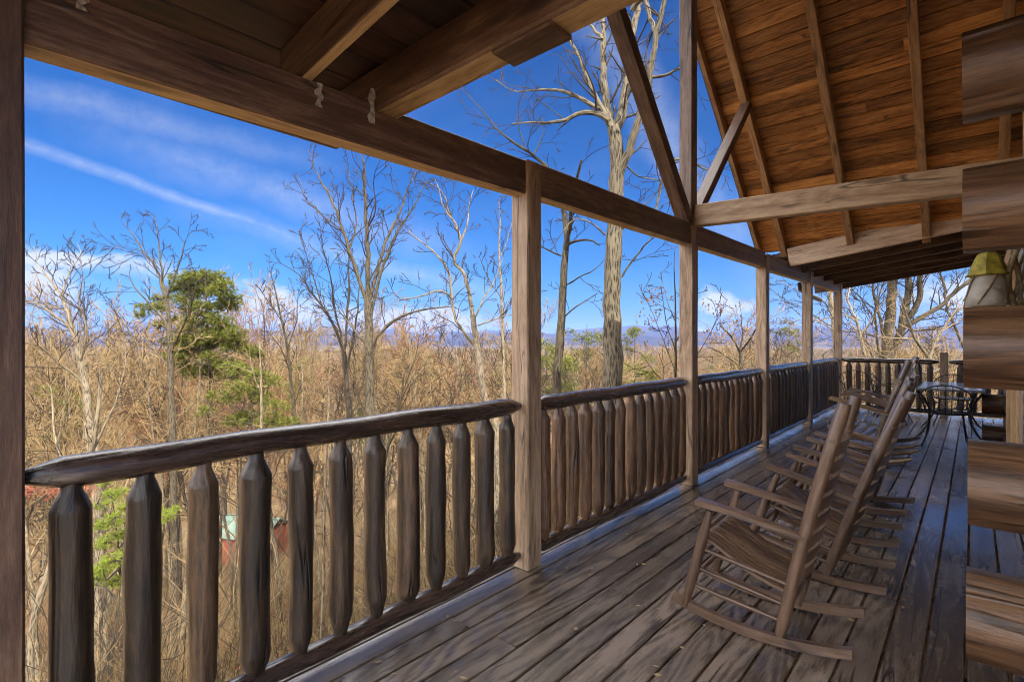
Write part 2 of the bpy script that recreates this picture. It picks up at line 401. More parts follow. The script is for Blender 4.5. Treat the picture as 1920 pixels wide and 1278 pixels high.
def debris():
    r0=random.Random(31); mb=MB()
    for _ in range(170):
        x=r0.uniform(-2.0,.25); y=r0.uniform(.4,12); a=r0.uniform(0,6.28); l=r0.uniform(.006,.022); w=l*r0.uniform(.25,.6); u=Vector((math.cos(a),math.sin(a),0)); v=Vector((-math.sin(a),math.cos(a),0))
        p=Vector((x,y,.005)); z=Vector((0,0,r0.uniform(.001,.006)))
        mb.add([p-u*l,p-v*w+z,p+u*l+z*.6,p+v*w],[(0,1,2,3)],[(0,0,0)]*4)
    tag(mb.build('leaf_crumbs',M_crumb),'scattered crumbs of dry leaves on the deck boards','leaf litter',kind='stuff')
M_crumb=plain('dry_leaf',(.30,.20,.10),.8)
debris()
# ------------------------------------------------------------------ posts
PY=[.02,2.36,4.80,7.16,9.62,12.22]       # near faces of the posts; each .135 deep
plab=['dark square porch post cut by the left edge of the picture',
 'square porch post with a knot at the end of the nearest railing section',
 'square porch post that carries the upright and two braces of the gable',
 'square porch post standing where the bottom of the gable roof meets the eave beam',
 'square porch post just left of the corner post at the far end of the deck',
 'square porch post at the far corner of the deck where the two railings meet']
ext=[2.5,2.5,2.3,2.5,2.53,2.55]
for i,y in enumerate(PY):
    mb=MB()
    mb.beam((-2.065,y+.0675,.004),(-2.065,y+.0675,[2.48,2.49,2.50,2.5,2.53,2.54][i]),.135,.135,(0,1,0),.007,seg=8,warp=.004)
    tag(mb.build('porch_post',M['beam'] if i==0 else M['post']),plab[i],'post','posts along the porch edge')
# eave beams between the posts
blab=['long eave beam over the nearest railing, tan underneath','eave beam left of the post with the gable upright, crossing the big pale tree trunk',
 'eave beam right of the gable post, below the right-hand brace','eave beam between the fourth and fifth posts under the end of the gable roof','short farthest eave beam ending at the corner post']
for i in range(5):
    y0,y1=PY[i]+.137,PY[i+1]-.002
    if i==0: y0=-1.8
    zb=[2.285,2.30,2.325,2.335,2.35]; b0=zb[i]-.07*(i==0); b1=zb[i]+(.0 if i==0 else .02)
    mb=MB(); h=.205
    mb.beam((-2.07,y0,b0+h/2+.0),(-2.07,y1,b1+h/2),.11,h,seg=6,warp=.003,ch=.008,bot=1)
    if i>0 or True:
        pass
    o=mb.build('eave_beam',[M['beam'],M['bare']]); tag(o,blab[i],'beam','eave beams joining the post tops')  # second slot: paler bottom face with the bounce light painted in

# ------------------------------------------------------------------ railing
def baluster_mesh(seed,r,H,mat=None):
    mb=MB(); r0=random.Random(seed); n=14; ts=[0,.012,.05,.1,.2,.3,.4,.5,.6,.7,.8,.9,.945,.985,1.0]
    pts=[];rad=[]
    top=r0.uniform(.085,.11); bot=r0.uniform(.06,.10)
    zs=[0,.012,bot*.5,bot,bot+.01]+[bot+(H-bot-top)*k/9 for k in range(1,9)]+[H-top-.008,H-top,H-top*.5,H-.035,H]
    bx,by=r0.uniform(-.006,.006),r0.uniform(-.006,.006)
    for z in zs:
        t=z/H
        if z<=.012: q=r*.55
        elif z<bot: q=r*(.55+.42*z/bot)
        elif z>H-.036: q=r*.5
        elif z>H-top: q=r*(1-.5*(z-(H-top))/(top-.035))
        else: q=r*(1+.05*math.sin(t*5+seed))
        pts.append((bx*math.sin(math.pi*t),by*math.sin(math.pi*t),z)); rad.append(q)
    mb.tube(pts,rad,n,r0.random(),True,True,.115)
    # dark drying crack cut as a thin sliver
    return mb.mesh('baluster',mat or M['balust'])
def railing(p0,p1,n,r,label,zc=.995,seed=0,first=.16):
    """log railing from p0 to p1 (xy)"""
    p0=Vector((*p0,0)); p1=Vector((*p1,0)); d=(p1-p0); L=d.length; d.normalize()
    root=empty('porch_railing',p0); tag(root,label,'railing','log railing sections round the deck')
    def rail(z,rr,name,sd):
        r0=random.Random(sd); mb=MB(); m=26; pts=[];rad=[]
        bow=r0.uniform(-.008,.01)
        for k in range(m+1):
            t=k/m; e=min(t,1-t)*L
            q=rr*(.42+.58*min(1,e/.09)) if e<.09 else rr*(1+.04*math.sin(t*7+sd))
            pts.append(d*(L*t)+Vector((0,0,z+bow*math.sin(math.pi*t)+.003*math.sin(t*19+sd)))); rad.append(q)
        # local geometry, root at p0
        mb.tube(pts,rad,18,r0.random(),True,True,.05)
        return mb.build(name,M['rail'],root,loc=(0,0,0))
    rail(zc,.05,'top_rail',seed+1); rail(.085,.042,'bottom_rail',seed+2)
    meshes=[baluster_mesh(seed*7+k,r*(1+.08*math.sin(k*2.3+seed)),zc-.025-.10,M['balustred'] if seed in (2,3,5,6) else None) for k in range(6)]
    for k in range(n):
        t=(first+(L-2*first)*k/(n-1))/L
        b=bpy.data.objects.new('baluster',meshes[(k*5+k//6)%6]); col.objects.link(b); b.parent=root
        b.location=d*(L*t)+Vector((0,0,.105)); b.rotation_euler=(R(rng.uniform(-.5,.5)),R(rng.uniform(-.5,.5)),rng.uniform(0,6.28))
    return root
XR=-2.065
railing((XR,PY[0]+.137),(XR,PY[1]-.002),12,.051,'nearest log railing section, with thick dark balusters and pointed rail end',seed=1,first=.11)
railing((XR,PY[1]+.137),(XR,PY[2]-.002),14,.047,'second log railing section, between the post with a knot and the gable post',seed=2,first=.10)
railing((XR,PY[2]+.137),(XR,PY[3]-.002),13,.046,'third log railing section, right of the gable post, with reddish brown balusters',seed=3,first=.10)
railing((XR,PY[3]+.137),(XR,PY[4]-.002),13,.046,'fourth log railing section, with a wavy grey top rail',seed=4,first=.10)
railing((XR,PY[4]+.137),(XR,PY[5]-.002),13,.046,'farthest log railing section along the side, ending at the corner post',seed=5,first=.10)
YF=12.29
railing((XI+.002,YF),(-.47,YF),9,.05,'end railing across the deck, behind the metal chairs and left of the short post',seed=6,first=.13)
railing((-.33,YF),(3.2,YF),19,.05,'end railing across the deck, right of the short post, behind the metal table',seed=7,first=.16)
mb=MB(); mb.beam((-.40,YF,.004),(-.40,YF,1.17),.12,.12,(0,1,0),.01,seg=4,warp=.003)
tag(mb.build('railing_post',M['post']),'short square post in the end railing behind the metal table','post')

# ------------------------------------------------------------------ near low roof
def low_roof_z(X): return 2.465+.10*(X+2.0)          # underside of rafters
def near_roof():
    root=empty('porch_roof',(-2,-1,2.6)); tag(root,'dark low porch roof overhead in the near left corner, rafters under brown boards','roof')
    mb=MB(); x=-2.58; w=.185; rr=random.Random(2)
    while x<5.5:
        zc=low_roof_z(x+w/2)+.2+.012
        mb.extrude([(-w/2+.001,0),(-w/2+.008,-.012),(w/2-.008,-.012),(w/2-.001,0),(w/2,.02),(-w/2,.02)],(x+w/2,-.75,zc),(x+w/2,1.46,zc),(1,0,.1),(0,0,1),rr.random())
        x+=w
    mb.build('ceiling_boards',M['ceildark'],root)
    def raf(y,wd,b0,b1,h,name='rafter',x0=-2.55,x1=5.4,top=None):
        mb=MB(); z0=b0; z1=b1
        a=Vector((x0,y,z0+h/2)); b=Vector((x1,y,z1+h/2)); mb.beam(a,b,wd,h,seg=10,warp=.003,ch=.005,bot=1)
        return mb.build(name,[M['rafterdark'],M['bare']],root)  # rafter bottoms take the painted bounce-light tone
    for y in (-.7,-.35,.3,.99):
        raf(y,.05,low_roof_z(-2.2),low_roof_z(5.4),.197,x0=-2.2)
    # header that carries the edge of the gable: nearly level
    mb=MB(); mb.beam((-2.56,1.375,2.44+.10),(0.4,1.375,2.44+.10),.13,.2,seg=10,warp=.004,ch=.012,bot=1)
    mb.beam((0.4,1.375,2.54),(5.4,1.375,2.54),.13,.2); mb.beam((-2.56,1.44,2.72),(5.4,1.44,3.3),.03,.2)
    mb.build('header_beam',[M['rafterdark'],M['bare']],root)  # header underside lightened by painted bounce light too
    # small notched block under the header
    mb=MB(); mb.beam((-1.28,1.375,2.432),(-1.02,1.375,2.432),.125,.018,ch=.004); mb.build('packing_board',M['rafterdark'],root)
    mb=MB(); mb.beam((-2.60,-1.8,2.545),(-2.60,1.45,2.545),.035,.19); mb.build('fascia',M['beam'],root)
   
    mb=MB(); mb.add([Vector(p) for p in [(-2.68,-.8,2.665),(5.5,-.8,3.48),(5.5,1.48,3.48),(-2.68,1.48,2.665),(-2.68,-.8,2.70),(5.5,-.8,3.52),(5.5,1.48,3.52),(-2.68,1.48,2.70)]],
        [(0,3,2,1),(4,5,6,7),(0,1,5,4),(1,2,6,5),(2,3,7,6),(3,0,4,7)],[(0,0,0)]*8)
    mb.build('roofing',M['shingle'],root)
    # steel ties nailed to the beam
    for (y,z0,z1,ln) in ((.28,2.40,2.50,.0),(1.04,2.365,2.46,0),(1.29,2.375,2.53,0)):
        mb=MB(); r0=random.Random(int(y*100)); n=7
        pts=[]
        X=-2.013
        for k in range(n):
            z=z1+(z0-z1)*k/(n-1); yy=y+.006*math.sin(k*2.1)
            wv=.013+.006*math.sin(k*1.7+y*9)
            pts.append((yy,z,wv))
        vs=[];fs=[]
        for (yy,z,wv) in pts:
            for sx in (0,.004):
                for sy in (-1,1): vs.append(Vector((X+sx+.003*math.sin(z*90),yy+sy*wv,z)))
        for k in range(n-1):
            a=4*k; b=a+4
            fs+= [(a,a+1,b+1,b),(a+2,b+2,b+3,a+3),(a,b,b+2,a+2),(a+1,a+3,b+3,b+1)]
        fs+=[(0,2,3,1),(4*(n-1),4*(n-1)+1,4*(n-1)+3,4*(n-1)+2)]
        mb.add(vs,fs,[(0,0,0)]*len(vs))
        for k in range(1,n-1):
            yy,z,wv=pts[k]; mb.tube([(X+.004,yy,z),(X+.009,yy,z)],[.004,.003],6)
        mb.build('steel_tie',M['galv'],root)
near_roof()

# ------------------------------------------------------------------ gable roof
RY,SL=4.87,.91                      # ridge line Y, slope
YN,YFt=1.44,8.3
def gzr(y): return 2.70+SL*(8.3-y) if y>=RY else 2.70+SL*(8.3-(2*RY-y))
def gable():
    root=empty('gable_roof',(-2,RY,5.8)); tag(root,'tall gable roof of orange-brown boards with brown rafters','roof')
    nrm=Vector((0,SL,1)).normalized(); dn=Vector((0,1,-SL)).normalized()
    for sgn in (1,-1):
        mb=MB(); w=.143; L=(8.30-RY)*math.sqrt(1+SL*SL); k=0; rr=random.Random(9)
        d=Vector((0,sgn,-SL)).normalized(); n=Vector((0,sgn*SL,1)).normalized()
        top=Vector((0,RY,gzr(RY)))+n*.145
        s=0
        while s<L+.02:
            c=top+d*(s+w/2)
            segs=[-2.47]+sorted([rr.uniform(-1.0,.1)] if rr.random()<.25 else [])+[5.5]
            for a,b in zip(segs,segs[1:]):
                mb.extrude([(-w/2+.0005,.004),(-w/2+.006,-.012),(w/2-.006,-.012),(w/2-.0005,.004),(w/2-.0005,.018),(-w/2+.0005,.018)],
                    (a+.001,c.y,c.z),(b-.001,c.y,c.z),d,n,rr.random())
            s+=w
        mb.build('ceiling_boards',M['ceil'],root)
        mb=MB(); a=Vector((0,RY,gzr(RY)))+n*.17; b=a+d*(L+.12)
        vs=[Vector((x,p.y,p.z))+n*h for h in (0,.05) for x,p in ((-2.52,a),(5.6,a),(5.6,b),(-2.52,b))]
        mb.add(vs,[(0,3,2,1),(4,5,6,7),(0,1,5,4),(1,2,6,5),(2,3,7,6),(3,0,4,7)],[(0,0,0)]*8)
        mb.build('roofing',M['shingle'],root)
        for xr,wd in ((-2.42,.05),(-2.09,.085),(-1.25,.085),(-.44,.085),(.245,.085),(1.2,.07),(2.2,.07),(3.2,.07),(4.2,.07)):
            a=Vector((xr,RY,gzr(RY)))+n*.067; b=a+d*(L+(.10 if xr>-2.3 else .02))
            mb=MB(); mb.beam(a,b,wd,.134,n,.004,seg=10,warp=.003); mb.build('rafter' if xr>-2.3 else 'rake_board',M['rafter'],root)
    mb=MB(); mb.beam((-2.45,RY,5.80),(5.4,RY,5.80),.06,.2); mb.build('ridge_board',M['rafter'],root)
gable()
# gable truss
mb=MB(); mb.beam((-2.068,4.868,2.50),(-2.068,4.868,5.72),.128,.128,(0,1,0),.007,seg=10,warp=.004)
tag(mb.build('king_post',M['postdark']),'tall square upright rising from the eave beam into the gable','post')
mb=MB(); mb.beam((-2.07,4.80,2.55),(-2.07,3.30,4.17),.11,.125,(1,0,0),.007,seg=8,warp=.004)
tag(mb.build('gable_brace',M['beam']),'long diagonal brace on the left of the gable upright, in front of the tree','brace','diagonal braces of the gable')
mb=MB(); mb.beam((-2.07,4.94,2.56),(-2.07,6.60,4.28),.09,.12,(1,0,0),.007,seg=8,warp=.004)
tag(mb.build('gable_brace',M['beam']),'short diagonal brace on the right of the gable upright, ending under a rafter','brace','diagonal braces of the gable')
mb=MB(); mb.beam((-2.0,4.90,2.60),(.32,4.90,2.525),.11,.205,(0,0,1),.008,seg=10,warp=.004)
tag(mb.build('tie_beam',M['tiebeam']),'pale brown tie beam running from the gable post to the log house','beam')

# ------------------------------------------------------------------ far low roof
def far_roof():
    root=empty('porch_roof',(-2,10.5,2.6)); tag(root,'low porch roof at the far end, dark rafters with pale lower edges','roof')
    sl=.135; zb=lambda X:2.475+sl*(X+2.0)
    def raf(y,w,h,name,mat,x0=-2.3,x1=5.4):
        mb=MB(); mb.beam((x0,y,zb(x0)+h/2),(x1,y,zb(x1)+h/2),w,h,seg=8,warp=.002,ch=.004); mb.build(name,mat,root)
    raf(8.34,.07,.27,'header_beam',M['tiebeam'],-2.02)
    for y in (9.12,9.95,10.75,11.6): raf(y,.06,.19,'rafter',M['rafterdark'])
    raf(12.62,.045,.19,'fascia',M['rafterdark'],-2.55)
    mb=MB(); x=-2.55; w=.185; rr=random.Random(4)
    while x<5.4:
        zc=zb(x+w/2)+.2
        mb.extrude([(-w/2+.001,0),(-w/2+.008,-.012),(w/2-.008,-.012),(w/2-.001,0),(w/2,.02),(-w/2,.02)],(x+w/2,8.38,zc),(x+w/2,12.7,zc),(1,0,sl),(0,0,1),rr.random())
        x+=w
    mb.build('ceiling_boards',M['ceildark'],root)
    mb=MB(); mb.add([Vector((x,y,zb(x)+.225+h)) for h in (0,.04) for x,y in ((-2.65,8.5),(5.5,8.5),(5.5,12.8),(-2.65,12.8))],
        [(0,3,2,1),(4,5,6,7),(0,1,5,4),(1,2,6,5),(2,3,7,6),(3,0,4,7)],[(0,0,0)]*8)
    mb.build('roofing',M['shingle'],root)
    mb=MB(); mb.tube([(-2.2,9.75,2.36),(-2.2,9.80,2.30),(-2.22,9.9,2.27),(-2.3,11.2,2.22),(-2.32,12.0,2.2)],.035,8)
    o=mb.build('downspout',M['gutter'],root)
far_roof()

# ------------------------------------------------------------------ log house
def log_house():
    root=empty('log_house',(.3,2.1,0)); tag(root,'brown log house on the right, its corner logs jutting out over the deck','house')
    B=.035
    # profile in (depth from face, z): face bulges toward the viewer side (-depth)
    pr=[(.045,0),(.045,.012),(.028,.014),(.024,.026),(.012,.030),(-.012,.055),(-.034,.088),(-.043,.125),(-.034,.163),(-.012,.20),(.010,.222),(.022,.226),(.026,.238),(.045,.240),(.045,.252),
        (.16,.252),(.18,.225),(.20,.18),(.207,.125),(.2,.07),(.18,.028),(.16,0)]
    def logx(x0,x1,y,z,sd,seg=8):
        mb=MB(); mb.extrude(pr,(x0,y,z),(x1,y,z),(0,1,0),(0,0,1),sd,True,0,seg,.003)
        o=mb.build('wall_log',M['log'],root); return o
    zs=[2.81-.42*k for k in range(8)]        # protruding courses: tops at 2.78,2.365,...
    tops=[2.79,2.365,1.937,1.502,1.075,.655,.232]
    for i,t in enumerate(tops):
        if i==0: logx(.12,6,2.12,t-.252,.3); continue
        logx([0,-.026,-.025,-.023,-.013,-.017,-.02][i],6,2.10,t-.252,.13*i)
    for i,t in enumerate(tops): logx(6.0 if 0 else .36,6,2.13,t-.252-.21,.07*i+.5,1)
    for i,t in enumerate(tops):
        logx(.25 if i==0 else .085,6,9.43,t-.252,.11*i+.2)
        logx(.38,6,9.43,t-.462,.11*i+.2,1)
    # side wall along the deck: logs with rounded faces toward -X
    def logy(y0,y1,z,sd):
        mb=MB(); mb.extrude(pr,(.33,y0,z),(.33,y1,z),(1,0,0),(0,0,1),sd,True,0,8,.003); mb.build('wall_log',M['log'],root)
    z=-.02; k=0
    while z<2.75:
        for (a,b) in ((2.34,4.55),(7.95,9.40)):
            logy(a,b,z,.37*k%1)
        z+=.21; k+=1
    # board wall behind, up into the gable
    mb=MB(); mb.box(.42,.46,2.34,9.4,-.05,2.9); mb.box(.34,.40,2.34,9.4,2.78,2.9)
    for i in range(24):
        y=2.0+i*.28
        h=gzr(min(max(y+.14,2.0),8.2))+.1
        mb.beam((.42,y+.14,2.9),(.42,y+.14,h),.03,.275,(0,1,0))
    mb.build('wall',M['casing'],root)
    mb=MB(); mb.box(5.9,6.0,2.2,9.5,-.05,2.9); mb.box(.5,6,2.0,9.6,2.9,2.95); mb.build('inner_wall',M['log'],root)
    # french door with casing and brass knob
    mb=MB()
    mb.box(.27,.42,4.56,4.70,0.0,2.2); mb.box(.27,.42,7.80,7.94,0,2.2); mb.box(.262,.42,4.5,8.0,2.2,2.33)
    mb.box(.255,.30,6.45,6.60,0.0,2.2); mb.box(.285,.42,6.35,6.45,0,2.2)
    mb.build('door_frame',M['casing'],root)
    mb=MB(); mb.box(.30,.35,4.71,6.34,.01,2.19); dr=mb.build('door',M['grey'],root)
    mb=MB(); mb.box(.292,.298,4.85,6.2,.25,2.05); mb.build('pane',M['glass'],dr)
    mb=MB(); mb.box(.30,.35,6.61,7.79,.01,2.19); dr=mb.build('door',M['casing'],root)
    mb=MB(); mb.box(.292,.298,6.75,7.65,.25,2.05); mb.build('pane',M['glass'],dr)
    mb=MB(); mb.tube([(.26,7.3,.93),(.2,7.3,.93)],[.012,.01],8); mb.tube([(.20,7.24,.93),(.195,7.37,.935)],[.011,.009],8); mb.tube([(.29,7.3,.93),(.262,7.3,.93)],.028,12)
    mb.build('door_handle',M['brass'],dr)
    # loft window
    mb=MB(); mb.box(.36,.40,5.2,5.3,2.95,3.9); mb.box(.36,.40,7.0,7.1,2.95,3.9); mb.box(.36,.405,6.05,6.12,2.95,3.9); mb.box(.355,.40,5.2,7.1,2.95,3.05); mb.box(.355,.40,5.2,7.1,3.82,3.92)
    wf=mb.build('window',M['casing'],root)
    mb=MB(); mb.box(.385,.395,5.3,7.0,3.05,3.82); mb.build('curtain',M['lace'],wf)
log_house()

# ------------------------------------------------------------------ rocking chairs
def make_rocker():
    """ladder-back rocker, faces -x; origin on the floor under its middle"""
    root=empty('rocking_chair'); m=M['chair']; hw=.205
    def part(name,mb,mat=m): return mb.build(name,mat,root,loc=(0,0,0))
    fp=(-.325,.045); ft=(-.20,.555)     # front post x,z
    bp=(.105,.025); bt=(.36,1.125)      # back post
    lerp=lambda a,b,t:(a[0]+(b[0]-a[0])*t,a[1]+(b[1]-a[1])*t)
    for s in (-1,1):
        y=s*hw; mb=MB(); n=14; pts=[];rad=[]
        for k in range(n+1):
            t=k/n; x,z=lerp(bp,bt,t); x+=.012*math.sin(t*math.pi)*-1
            r=.0275
            if t>.96: r=.026
            if t<.1: r=.020+.0075*t/.1
            pts.append((x,y*(1-.06*t),z)); rad.append(r)
        # turned groove near the top
        x,z=lerp(bp,bt,.845)
        mb.tube(pts,rad,14,None,True); part('back_post',mb)
        mb=MB(); pts=[];rad=[]
        for k in range(9):
            t=k/8; x,z=lerp(fp,ft,t); pts.append((x,y*1.09,z)); rad.append([.015,.020,.0245,.026,.026,.0255,.024,.02,.014][k])
        mb.tube(pts,rad,14); part('front_post',mb)
        # arm: flat board, wider at the front
        mb=MB(); L=Vector((-.262,0,.592)); E=Vector((.215,0,.515)); seg=8; vs=[];gs=[];fs=[]
        for k in range(seg+1):
            t=k/seg; c=L.lerp(E,t); c.z+=.006*math.sin(math.pi*t)
            w=.036-.012*t; h=.0135; yy=y*1.09*(1-t)+y*.99*t
            for a,b in ((-w,-h),(w,-h),(w+.001,h*.5),(w-.006,h),(-w+.006,h),(-w-.001,h*.5)):
                vs.append(Vector((c.x,yy+a,c.z+b))); gs.append((c.x,a,b))
        for k in range(seg):
            for i in range(6): fs.append((k*6+i,k*6+(i+1)%6,(k+1)*6+(i+1)%6,(k+1)*6+i))
        fs+=[tuple(reversed(range(6))),tuple(range(seg*6,seg*6+6))]
        fs=[tuple(reversed(f)) for f in fs]
        mb.add(vs,fs,gs); part('armrest',mb)
        # rocker
        mb=MB(); seg=14; vs=[];gs=[];fs=[]
        for k in range(seg+1):
            t=k/seg; x=-.385+.775*t; z=.0+.30*(x+.01)**2*1.15
            h=.042; w=.017
            for a,b in ((-w,0),(w,0),(w,h),(-w,h)):
                vs.append(Vector((x,y*1.04+a,z+b+.001))); gs.append((x,a,b))
        for k in range(seg):
            for i in range(4): fs.append((k*4+i,k*4+(i+1)%4,(k+1)*4+(i+1)%4,(k+1)*4+i))
        fs+=[(3,2,1,0),tuple(range(seg*4,seg*4+4))]; fs=[tuple(reversed(f)) for f in fs]
        mb.add(vs,fs,gs); part('rocker',mb)
        for (tf,tb) in ((.62,.235),(.42,.15),(.24,.08)):
            a=lerp(fp,ft,tf); b=lerp(bp,bt,tb); mb=MB()
            mb.tube([(a[0],y*1.08,a[1]),((a[0]+b[0])/2,y*1.04,(a[1]+b[1])/2),(b[0],y,b[1])],[.009,.0125,.009],10); part('stretcher',mb)
    for tf in (.80,.50,.30):
        a=lerp(fp,ft,tf); mb=MB(); mb.tube([(a[0],-hw*1.08,a[1]),(a[0],0,a[1]),(a[0],hw*1.08,a[1])],[.009,.0125,.009],10); part('stretcher',mb)
    for tb in (.13,.22):
        a=lerp(bp,bt,tb); mb=MB(); mb.tube([(a[0],-hw,a[1]),(a[0],0,a[1]),(a[0],hw,a[1])],[.009,.012,.009],10); part('stretcher',mb)
    # seat: ten long slats with a scooped profile
    mb=MB(); ns=11
    for i in range(ns):
        y0=-.215+.43*i/ns; wd=.43/ns-.010; seg=12; vs=[];gs=[];fs=[]
        for k in range(seg+1):
            t=k/seg; x=-.265+.43*t; z=.425-.175*t+.015*math.cos(t*math.pi*1.7)-.008
            if t<.12: z-=(.12-t)*.25
            for a,b in ((0,-.008),(wd,-.008),(wd,.006),(wd-.002,.008),(.002,.008),(0,.006)):
                vs.append(Vector((x,y0+a,z+b))); gs.append((x,a,b))
        for k in range(seg):
            for q in range(6): fs.append((k*6+q,k*6+(q+1)%6,(k+1)*6+(q+1)%6,(k+1)*6+q))
        fs+=[tuple(reversed(range(6))),tuple(range(seg*6,seg*6+6))]; fs=[tuple(reversed(f)) for f in fs]
        mb.add(vs,fs,gs,None,False)
    part('seat',mb)
    # ladder back: eight curved slats
    mb=MB()
    for i in range(8):
        t=.27+.077*i; x,z=lerp(bp,bt,t); ux,uz=(bt[0]-bp[0])/1.129,(bt[1]-bp[1])/1.129
        seg=8; vs=[];gs=[];fs=[]; hh=.027; th=.006
        for k in range(seg+1):
            q=k/seg; yy=(-1+2*q)*hw*.97*(1-.06*t); bow=.03*math.sin(math.pi*q); arch=.012*math.sin(math.pi*q)
            for a,b in ((-th,-hh),(th,-hh),(th,hh+arch),(-th,hh+arch)):
                vs.append(Vector((x+ux*b+a+bow,yy,z+uz*b))); gs.append((yy,a,b))
        for k in range(seg):
            for j in range(4): fs.append((k*4+j,k*4+(j+1)%4,(k+1)*4+(j+1)%4,(k+1)*4+j))
        fs+=[(3,2,1,0),tuple(range(seg*4,seg*4+4))]
        mb.add(vs,fs,gs)
    part('backrest',mb)
    # turned ring below each post top
    for s in (-1,1):
        x,z=lerp(bp,bt,.85); mb=MB(); mb.tube([(x-.003,s*hw*.95,z-.006),(x+.001,s*hw*.95,z+.006)],[.0292,.0292],14); part('turned_ring',mb)
    return root
proto=make_rocker()
spots=[(-.775,2.765,R(2),0,'nearest brown ladder-back rocking chair, its whole near side in view'),
       (-.745,3.63,R(0),R(6.0),'second ladder-back rocking chair, just behind the nearest one, leaning back with a bare tan post'),
       (-.765,4.42,R(1.5),R(4.0),'third ladder-back rocking chair in the row, between the second and the fourth'),
       (-.765,5.22,R(-2),R(2.5),'fourth ladder-back rocking chair, right in front of the log rocking chairs')]
for i,(x,y,rz,ry,lab) in enumerate(spots):
    o=proto if i==0 else copy_tree(proto)
    o.location=(x,y,0.002+1.3*(1-math.cos(ry))); o.rotation_euler=(0,ry,rz)
    tag(o,lab,'rocking chair','ladder-back rocking chairs in a row')

def make_log_rocker():
    root=empty('log_rocking_chair'); m=M['chairdark']
    def part(name,mb,mat=m): return mb.build(name,mat,root,loc=(0,0,0))
    hw=.30
    def half(mb,p0,p1,r,up,n=8,seg=5,warp=.006):
        p0=Vector(p0);p1=Vector(p1);d=(p1-p0).normalized();side=d.cross(Vector(up)).normalized();u=side.cross(d)
        pr=[(r*math.cos(math.pi*i/n),r*.62*math.sin(math.pi*i/n)) for i in range(n+1)]
        mb.extrude(pr,p0,p1,side,u,None,False,0,seg,warp)
    for s in (-1,1):
        y=s*hw
        mb=MB(); mb.tube([(-.30,y,.06),(-.24,y,.40),(-.22,y,.66)],[.035,.034,.03],10,lump=.08); part('front_post',mb)
        mb=MB(); mb.tube([(.10,y,.05),(.20,y,.5),(.42,y,1.18)],[.036,.036,.032],10,lump=.1); part('back_post',mb)
        for k,dy in enumerate((-.035,.04)):
            mb=MB(); half(mb,(-.32,y+dy,.71+.01*k),(.26,y+dy,.58+.01*k),.038,(0,0,1)); part('armrest',mb)
        mb=MB(); pts=[(-.45+.9*k/10,y,.045+.42*(-.45+.9*k/10)**2) for k in range(11)]; mb.tube(pts,[.018]+[.036]*9+[.012],8,sq=.7,lump=.05); part('rocker',mb)
        mb=MB(); mb.tube([(-.27,y,.2),(.14,y,.17)],[.02,.02],8); part('stretcher',mb)
    mb=MB(); mb.tube([(.33,-hw-.09,.95),(.33,hw+.09,.95)],[.038,.036],14,lump=.05); part('top_rail',mb)
    mb=MB(); mb.tube([(.21,-hw,.50),(.21,hw,.50)],[.03,.03],10); part('lower_rail',mb)
    mb=MB()
    for i in range(6):
        y=-.24+.096*i; half(mb,(.20,y,.44),(.43,y,1.12+.05*math.sin(i*1.3)),.042,(-1,0,.3))
    part('backrest',mb)
    mb=MB()
    for i in range(6):
        x=-.26+.088*i; half(mb,(x,-hw,.40-.025*i),(x,hw,.40-.025*i),.04,(0,0,1))
    part('seat',mb)
    return root
lr=make_log_rocker(); lr.location=(-.92,7.22,.0); lr.rotation_euler=(0,0,R(-2))
tag(lr,'dark log rocking chair with half-log slats, just beyond the four ladder-back chairs','rocking chair','log rocking chairs near the far end')
l2=copy_tree(lr); l2.location=(-.95,8.16,0); l2.rotation_euler=(0,0,R(3)); tag(l2,'farther dark log rocking chair, beside the black metal table set','rocking chair')

# ------------------------------------------------------------------ metal table set
def wire_chair():
    root=empty('metal_chair'); m=M['iron']
    def part(name,mb): return mb.build(name,m,root,loc=(0,0,0))
    # faces +y; back at y=-.22
    mb=MB(); n=20
    arc=[(.27*math.cos(math.pi*k/n),-.20-.10*math.sin(math.pi*k/n),.62+.19*math.sin(math.pi*k/n)) for k in range(n+1)]
    mb.tube(arc,.008,8)
    for s in (1,-1): mb.tube([(s*.27,-.20,.62),(s*.29,-.06,.63),(s*.285,.10,.62),(s*.26,.17,.58),(s*.23,.19,.43)],[.009]*5,8)
    part('back_frame',mb)
    mb=MB()
    for k in range(11):
        t=(k+.5)/11; a=math.pi*t; top=(.27*math.cos(a),-.20-.10*math.sin(a),.62+.19*math.sin(a)); bot=(.21*math.cos(a),-.17-.05*math.sin(a),.43)
        mb.tube([bot,((top[0]+bot[0])*.48,(top[1]+bot[1])/2-.01,(top[2]+bot[2])/2),top],.0045,6)
    part('spindles',mb)
    mb=MB(); nn=24
    ring=[(.235*math.cos(2*math.pi*k/nn),.215*math.sin(2*math.pi*k/nn)) for k in range(nn)]
    vs=[Vector((x,y,.422)) for x,y in ring]+[Vector((x,y,.434)) for x,y in ring]
    fs=[tuple(reversed(range(nn))),tuple(range(nn,2*nn))]+[(k,(k+1)%nn,nn+(k+1)%nn,nn+k) for k in range(nn)]
    mb.add(vs,fs,[(0,0,0)]*len(vs)); mb.tube([(x,y,.428) for x,y in ring]+[(ring[0][0],ring[0][1],.428)],.011,8)
    part('seat',mb)
    for sx in (-1,1):
        for sy in (-1,1):
            mb=MB(); mb.tube([(sx*.17,sy*.15,.42),(sx*.18,sy*.17,.28),(sx*.20,sy*.20,.12),(sx*.24,sy*.25,.012)],[.009]*4,8); mb.tube([(sx*.24,sy*.25,.004),(sx*.24,sy*.25,.02)],.016,8); part('leg',mb)
    return root
wc=wire_chair(); wc.location=(-.27,8.98,0)
tag(wc,'black metal chair with a fan of thin spindles, in front of the metal table','chair','black metal chairs round the table')
